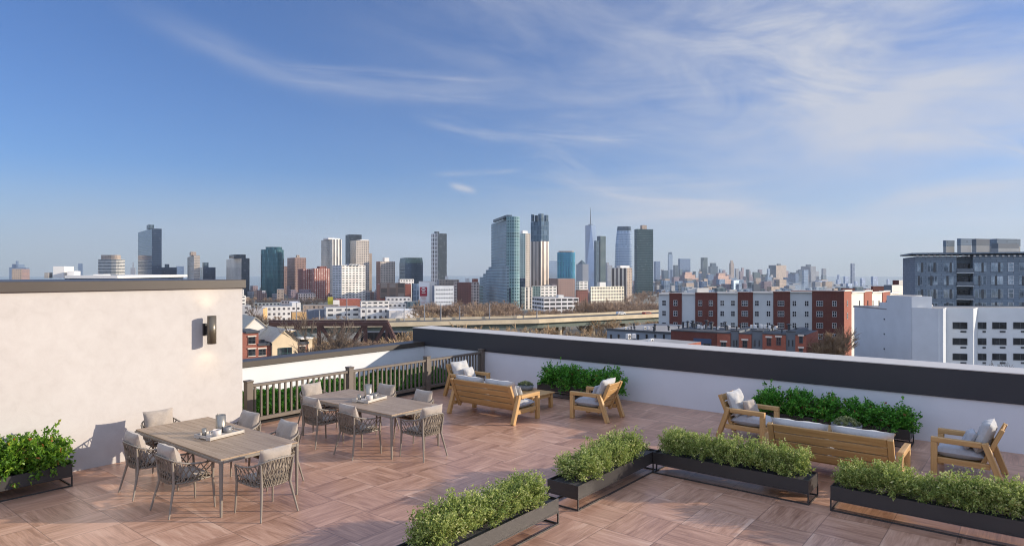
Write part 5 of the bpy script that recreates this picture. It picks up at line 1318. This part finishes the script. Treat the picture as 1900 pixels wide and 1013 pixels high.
# ---------------------------------------------------------------- bare trees
def bare_tree_mesh(seed, h, spread, levels=5, r0=.22, kids=(3, 4), up=.35, tw=1.0):
    rnd = random.Random(seed); tr = MB(); cr = MB()
    def grow(p, d, L, r, lv):
        q = p + d * L * .5 + Vector((rnd.gauss(0, .04), rnd.gauss(0, .04), 0)) * L; e = q + (d + Vector((rnd.gauss(0, .12), rnd.gauss(0, .12), .06))).normalized() * L * .5
        (tr if lv < 2 else cr).tube([p, q, e], [r, r * .85, r * .68], 5 if lv < 2 else 3, 0, caps=False)
        if lv >= levels: return
        n = rnd.randint(*kids) + (1 if lv >= 3 else 0)
        for k in range(n):
            a = rnd.uniform(0, 6.28); s_ = spread * rnd.uniform(.6, 1.2)
            nd = (d + Vector((math.cos(a) * s_, math.sin(a) * s_, up * rnd.uniform(-.2, 1)))).normalized()
            st = p.lerp(e, rnd.uniform(.45, 1.0)) if k else e
            grow(st, nd, L * rnd.uniform(.6, .82), max(r * (.66 if k == 0 else .5), .012 * tw), lv + 1)
    grow(Vector((0, 0, -1)), Vector((rnd.gauss(0, .05), rnd.gauss(0, .05), 1)).normalized(), h * .36, r0, 0)
    return tr, cr
BARK = plain('bark', lc(112, 98, 86), .95, var=.2, scale=2); TWIG = plain('twigs', lc(150, 126, 104), .95, var=.2, scale=.6); TWIG_D = plain('tan_twigs', lc(142, 116, 88), .95, var=.25, scale=.8); TWIG_L = plain('dry_twigs', lc(176, 148, 112), .95, var=.2, scale=.6)
def tree(label, x, d, h, spread, seed, levels=5, twig=TWIG, z=None, group=None, kids=(3, 4), up=.35, tw=1.0):
    t = thing('bare_tree', label, 'tree', (*at(x, d), z if z is not None else ground_z(d)), seed, group)
    tr, cr = bare_tree_mesh(seed, h, spread, levels, .018 * h, kids, up, tw); tr.build('trunk', BARK, t); cr.build('crown', twig, t); return t
tree('rounded bare tree with dense tan twigs in front of the red brick bay', 1545, 122, 19.5, .62, 3, 6, TWIG_D, z=zt(611, 122) - 18.2, kids=(4, 4), up=.3, tw=2.6)
tree('leafless tree with long dark limbs in front of the truss bridge', 622, 150, 22, .55, 8, 6, BARK, z=zt(594, 150) - 22.5, kids=(3, 3), tw=3.6)
tree('leafless tree rising behind the gabled house roof at the left', 476, 205, 16, .6, 12, 5, BARK, z=zt(570, 205) - 15.5, kids=(3, 4), tw=4.5)
tree('leafless dense tree right of the long limbed one, before the truss', 668, 160, 16, .7, 21, 6, TWIG, z=zt(628, 160) - 15.0, kids=(3, 3), tw=3.2)
tree('short leafless tree between the gabled house and the truss bridge', 592, 155, 14, .7, 23, 6, TWIG, z=zt(636, 155) - 13.5, kids=(3, 3), tw=3.2)
tree('thin bare tree top before the windows of the white rendered house', 1850, 104, 14, .6, 31, 5, BARK, z=zt(664, 104) - 13.6, kids=(3, 3), tw=2.2)
tree('thin leafless tree in front of the truss end, near the dark girder', 715, 165, 15, .7, 27, 6, TWIG, z=zt(636, 165) - 14.2, kids=(3, 3), tw=3.2)
# woods along the highway: one mass of bare crowns
def woods(name, label, regions, seed, twig):
    rnd = random.Random(seed); protos = []
    for k in range(5):
        tr, cr = bare_tree_mesh(seed + k, 8, .7, 4, .13, (3, 4), .3, 4.0); V_ = np.array(tr.v + cr.v); off = len(tr.v); Fc = tr.f + [tuple(i + off for i in f) for f in cr.f]; protos.append((V_, Fc))
    mb = MB()
    for x0, x1, d0, d1, n, h0, h1 in regions:
        for k in range(n):
            d = rnd.uniform(d0, d1); x = rnd.uniform(x0, x1); V_, Fc = protos[rnd.randrange(5)]; s_ = rnd.uniform(h0, h1) / 8; a = rnd.uniform(0, 6.28); c_, s2 = math.cos(a), math.sin(a); p = at(x, d)
            Q = np.stack([(V_[:, 0] * c_ - V_[:, 1] * s2) * s_ + p[0], (V_[:, 0] * s2 + V_[:, 1] * c_) * s_ + p[1], V_[:, 2] * s_ + ground_z(d)], 1)
            mb.mesh(Q.tolist(), Fc)
    o = mb.build(name, twig); tag(o, label, 'woods', kind='stuff')
woods('bare_woods', 'brown leafless woods between the highway and the parking garage', [(775, 960, 330, 560, 120, 11, 17), (1075, 1225, 400, 700, 130, 12, 19), (935, 1090, 420, 620, 60, 7, 12), (440, 790, 300, 400, 36, 4, 6.5)], 40, TWIG)
woods('bare_woods', 'tan leafless brush under and in front of the highway viaduct', [(745, 1140, 150, 224, 170, 8.5, 12.5), (760, 1240, 266, 330, 120, 8, 11), (560, 760, 165, 215, 60, 6, 10), (470, 600, 190, 225, 26, 6, 10)], 60, TWIG_L)
woods('bare_woods', 'dark leafless trees below the far teal tower and red brick blocks', [(455, 640, 800, 940, 70, 10, 15), (1150, 1240, 850, 1200, 60, 10, 18)], 80, TWIG)
SUN_E = 4.3; EXPO = .62; SKY_S = .12; SKY_TINT = (.32, .49, .80); HAZE_D = .65e-4; REAR_FILL_C = (4.3, 5.1, 7.0); CLOUD_C = (3.15, 3.3, 3.75); VEIL_C = (2.75, 2.95, 3.3)
wd = bpy.data.worlds.new('World'); sc.world = wd; wd.use_nodes = True
t = NT(wd.node_tree); bg = wd.node_tree.nodes['Background']
sky = t.new('ShaderNodeTexSky', sky_type='NISHITA'); sky.sun_disc = False
sky.sun_elevation = math.asin(SUN_TO.z); sky.sun_rotation = math.atan2(SUN_TO.x, SUN_TO.y)
sky.altitude = 30; sky.air_density = 1.0; sky.dust_density = .3; sky.ozone_density = 2.2
V = t.coord('Generated'); sv = t.sep(V)
# azimuth (0 along the terrace view, + to the right) and elevation, in degrees
ar = t.m('ADD', t.m('MULTIPLY', sv[0], float(RIGHT[0])), t.m('MULTIPLY', sv[1], float(RIGHT[1])))
af = t.m('ADD', t.m('MULTIPLY', sv[0], float(FWD[0])), t.m('MULTIPLY', sv[1], float(FWD[1])))
az = t.m('MULTIPLY', t.m('ARCTAN2', ar, af), 57.2958)
el = t.m('MULTIPLY', t.m('ARCSINE', sv[2]), 57.2958)
def ae(x, y):
    a = math.atan((x - CX) / F); return math.degrees(a), math.degrees(math.atan((CY - y) / F * math.cos(a)))
def ss(x, a, b):
    nd = t.new('ShaderNodeMapRange', interpolation_type='SMOOTHSTEP'); t.put(nd.inputs[0], x)
    nd.inputs[1].default_value = a; nd.inputs[2].default_value = b; return nd.outputs[0]
# cloud plane coordinates: streaks converge towards the horizon as real cirrus does
cp = t.comb(az, t.m('MULTIPLY', el, 1.0))
warp = t.noise(t.mapping(cp, (.035, .07, 1)), 1.0, 3)
def streak(pts, w, amp, seed, nscale=(.10, .9), soft=2.5, lo=.35):
    """cirrus filament along a chain of photo points: quadratic in azimuth"""
    A = np.array([ae(*p) for p in pts]); k = np.polyfit(A[:, 0], A[:, 1], min(2, len(pts) - 1))
    if len(k) == 2: k = np.array([0, *k])
    curve = t.m('ADD', t.m('MULTIPLY', t.m('ADD', t.m('MULTIPLY', az, float(k[0])), float(k[1])), az), float(k[2]))
    d = t.m('SUBTRACT', el, curve)
    d = t.m('ADD', d, t.m('MULTIPLY', t.m('SUBTRACT', t.noise(t.mapping(cp, (.12, .2, 1), loc=(seed * 3.7, 0, 0)), 1.0, 3), .5), w * 1.6))
    g = t.m('POWER', 2.71828, t.m('MULTIPLY', t.m('MULTIPLY', d, d), -1.0 / (w * w)))
    e = t.m('MULTIPLY', ss(az, A[0, 0] - soft, A[0, 0] + soft), ss(az, A[-1, 0] + soft, A[-1, 0] - soft))
    n = t.noise(t.comb(t.m('MULTIPLY', az, nscale[0]), t.m('MULTIPLY', d, nscale[1]), seed), 1.0, 4, .6, .5)
    n = ss(n, lo, lo + .4)
    return t.m('MULTIPLY', t.m('MULTIPLY', g, e), t.m('MULTIPLY', n, amp))
def blob(x, y, rx, ry, amp, seed, sc_=(.07, .16), lo=.3, hi=.75, tilt=0.0):
    a, b = ae(x, y)
    dx = t.m('SUBTRACT', az, a); dy = t.m('SUBTRACT', el, b)
    dy = t.m('SUBTRACT', dy, t.m('MULTIPLY', dx, tilt))
    q = t.m('ADD', t.m('MULTIPLY', t.m('MULTIPLY', dx, dx), 1 / rx ** 2), t.m('MULTIPLY', t.m('MULTIPLY', dy, dy), 1 / ry ** 2))
    g = t.m('POWER', 2.71828, t.m('MULTIPLY', q, -1.0))
    n = t.noise(t.mapping(t.comb(dx, dy, seed), (sc_[0], sc_[1], 1)), 1.0, 6, .58, .9)
    return t.m('MULTIPLY', t.m('MULTIPLY', g, ss(n, lo, hi)), amp)
def add(*a):
    o = a[0]
    for q in a[1:]: o = t.m('ADD', o, q)
    return o
cl = add(
    blob(1480, 110, 12, 7, .95, 1.0, (.09, .22), .22, .72, -.12), blob(1850, 130, 13, 6, .62, 2.3, (.08, .26), .25, .75, -.05),
    blob(1200, 130, 16, 9, .50, 3.1, (.05, .20), .30, .8, -.15), blob(900, 40, 10, 4, .22, 9.4, (.05, .30), .35, .8, -.25),
    blob(1620, 190, 16, 4, .26, 4.2, (.05, .25), .30, .8), blob(1650, 410, 24, 4.2, .66, 5.0, (.04, .25), .22, .8, .02), blob(1200, 372, 11, 2.8, .62, 6.2, (.05, .5), .25, .75, -.03),
    streak([(300, 40), (430, 105), (600, 150), (930, 160)], .95, .24, 1.0, (.07, .6), 5, .15), streak([(520, 125), (700, 138), (930, 150)], .38, .30, 7.0, (.08, 1.0), 4),
    streak([(560, 150), (740, 172), (930, 190)], .38, .26, 8.0, (.08, 1.0), 4),
    streak([(810, 226), (900, 244), (1000, 256), (1180, 258)], .55, .55, 2.0, (.08, 1.2), 3), streak([(980, 285), (1060, 300), (1110, 325)], .9, .32, 3.0, (.2, .9), 1.8),
    streak([(990, 325), (1095, 330)], .45, .34, 13.0, (.2, .9), 1.5), streak([(820, 322), (950, 317)], .22, .40, 4.0, (.2, .9), 1.6, .2),
    streak([(840, 345), (878, 355)], .28, .75, 5.0, (.2, .9), .6, .1), streak([(1060, 340), (1200, 368), (1390, 378)], .45, .5, 6.0, (.08, 1), 3, .2), streak([(1120, 395), (1300, 392), (1470, 392)], .7, .42, 16.0, (.06, .8), 3, .2), streak([(1640, 372), (1780, 350), (1930, 338)], .8, .5, 17.0, (.06, .8), 3, .2), streak([(1500, 420), (1700, 400), (1900, 380)], 1.0, .4, 18.0, (.05, .6), 4, .2),
    streak([(1690, 250), (1800, 268), (1900, 275)], .5, .35, 11.0, (.1, 1), 3), streak([(1800, 250), (1850, 268), (1930, 300)], .55, .50, 12.0, (.15, 1), 2), streak([(1860, 245), (1960, 228)], .4, .4, 14.0, (.15, 1), 2))
veil = t.m('MULTIPLY', ss(el, 9.0, 1.0), t.m('ADD', .40, t.m('MULTIPLY', ss(warp, .3, .7), .30)))
wide = t.m('MULTIPLY', ss(t.noise(t.mapping(cp, (.02, .06, 1), loc=(5, 1, 0)), 1.0, 5, .55, .8), .42, .78), t.m('MULTIPLY', ss(az, -22, 14), t.m('MULTIPLY', ss(el, 4, 12), .40)))
allc = t.m('MINIMUM', add(cl, wide), .93)
skyc = t.mix(1.0, sky.outputs[0], SKY_TINT if 'SKY_TINT' in globals() else (1, 1, 1), 'MULTIPLY')
# unseen bright sky added overhead and behind the terrace to fill the shade
rear = t.m('MAXIMUM', ss(af, .12, -.25), ss(el, 34, 60))
rear = t.m('MULTIPLY', rear, t.m('ADD', .72, t.m('MULTIPLY', ss(warp, .3, .7), .28)))
t.put(bg.inputs[0], t.mix(rear, t.mix(veil, t.mix(allc, skyc, CLOUD_C), VEIL_C), REAR_FILL_C))
bg.inputs[1].default_value = SKY_S

# ---------------------------------------------------------------- air
hm = bpy.data.materials.new('haze_air'); hm.use_nodes = True; hn = hm.node_tree
for nd in list(hn.nodes):
    if nd.type != 'OUTPUT_MATERIAL': hn.nodes.remove(nd)
pv = hn.nodes.new('ShaderNodeVolumePrincipled'); pv.inputs['Color'].default_value = (.74, .83, .95, 1); pv.inputs['Density'].default_value = HAZE_D; pv.inputs['Anisotropy'].default_value = .2
hn.links.new(pv.outputs[0], hn.nodes['Material Output'].inputs['Volume'])
hb = MB(); hb.box(-9500, 9500, -9500, 9500, -43, 640); ho = hb.build('haze', hm); tag(ho, 'thin pale haze over the far city', 'haze', kind='stuff')
sc.cycles.volume_bounces = 0; sc.cycles.volume_step_rate = 5
# ---------------------------------------------------------------- camera, sun, sky
cam = bpy.data.cameras.new('camera'); cam.sensor_width = 36; cam.lens = 36 * F / 1900; cam.clip_end = 60000; cam.clip_start = .05
co = bpy.data.objects.new('camera', cam); link(co); co.location = (0, 0, H)
co.rotation_mode = 'QUATERNION'; co.rotation_quaternion = Vector((FWD[0], FWD[1], 0)).to_track_quat('-Z', 'Y')
sc.camera = co
sun = bpy.data.lights.new('sun', 'SUN'); sun.energy = SUN_E; sun.angle = R(.6); sun.color = (1.0, .88, .72)
so = bpy.data.objects.new('sun', sun); link(so); so.rotation_mode = 'QUATERNION'; so.rotation_quaternion = (-SUN_TO).to_track_quat('-Z', 'Y')
sc.view_settings.view_transform = 'Standard'; sc.view_settings.look = 'None'; sc.view_settings.gamma = 1; sc.view_settings.exposure = EXPO
sc.cycles.use_denoising = True
try: sc.cycles.denoiser = 'OPENIMAGEDENOISE'; sc.cycles.denoising_prefilter = 'ACCURATE'
except Exception: pass
sc.cycles.filter_width = 1.1
sc.cycles.max_bounces = 6; sc.cycles.diffuse_bounces = 3; sc.cycles.glossy_bounces = 3; sc.cycles.transmission_bounces = 3
sc.cycles.caustics_reflective = False; sc.cycles.caustics_refractive = False
sc.cycles.sample_clamp_indirect = 6
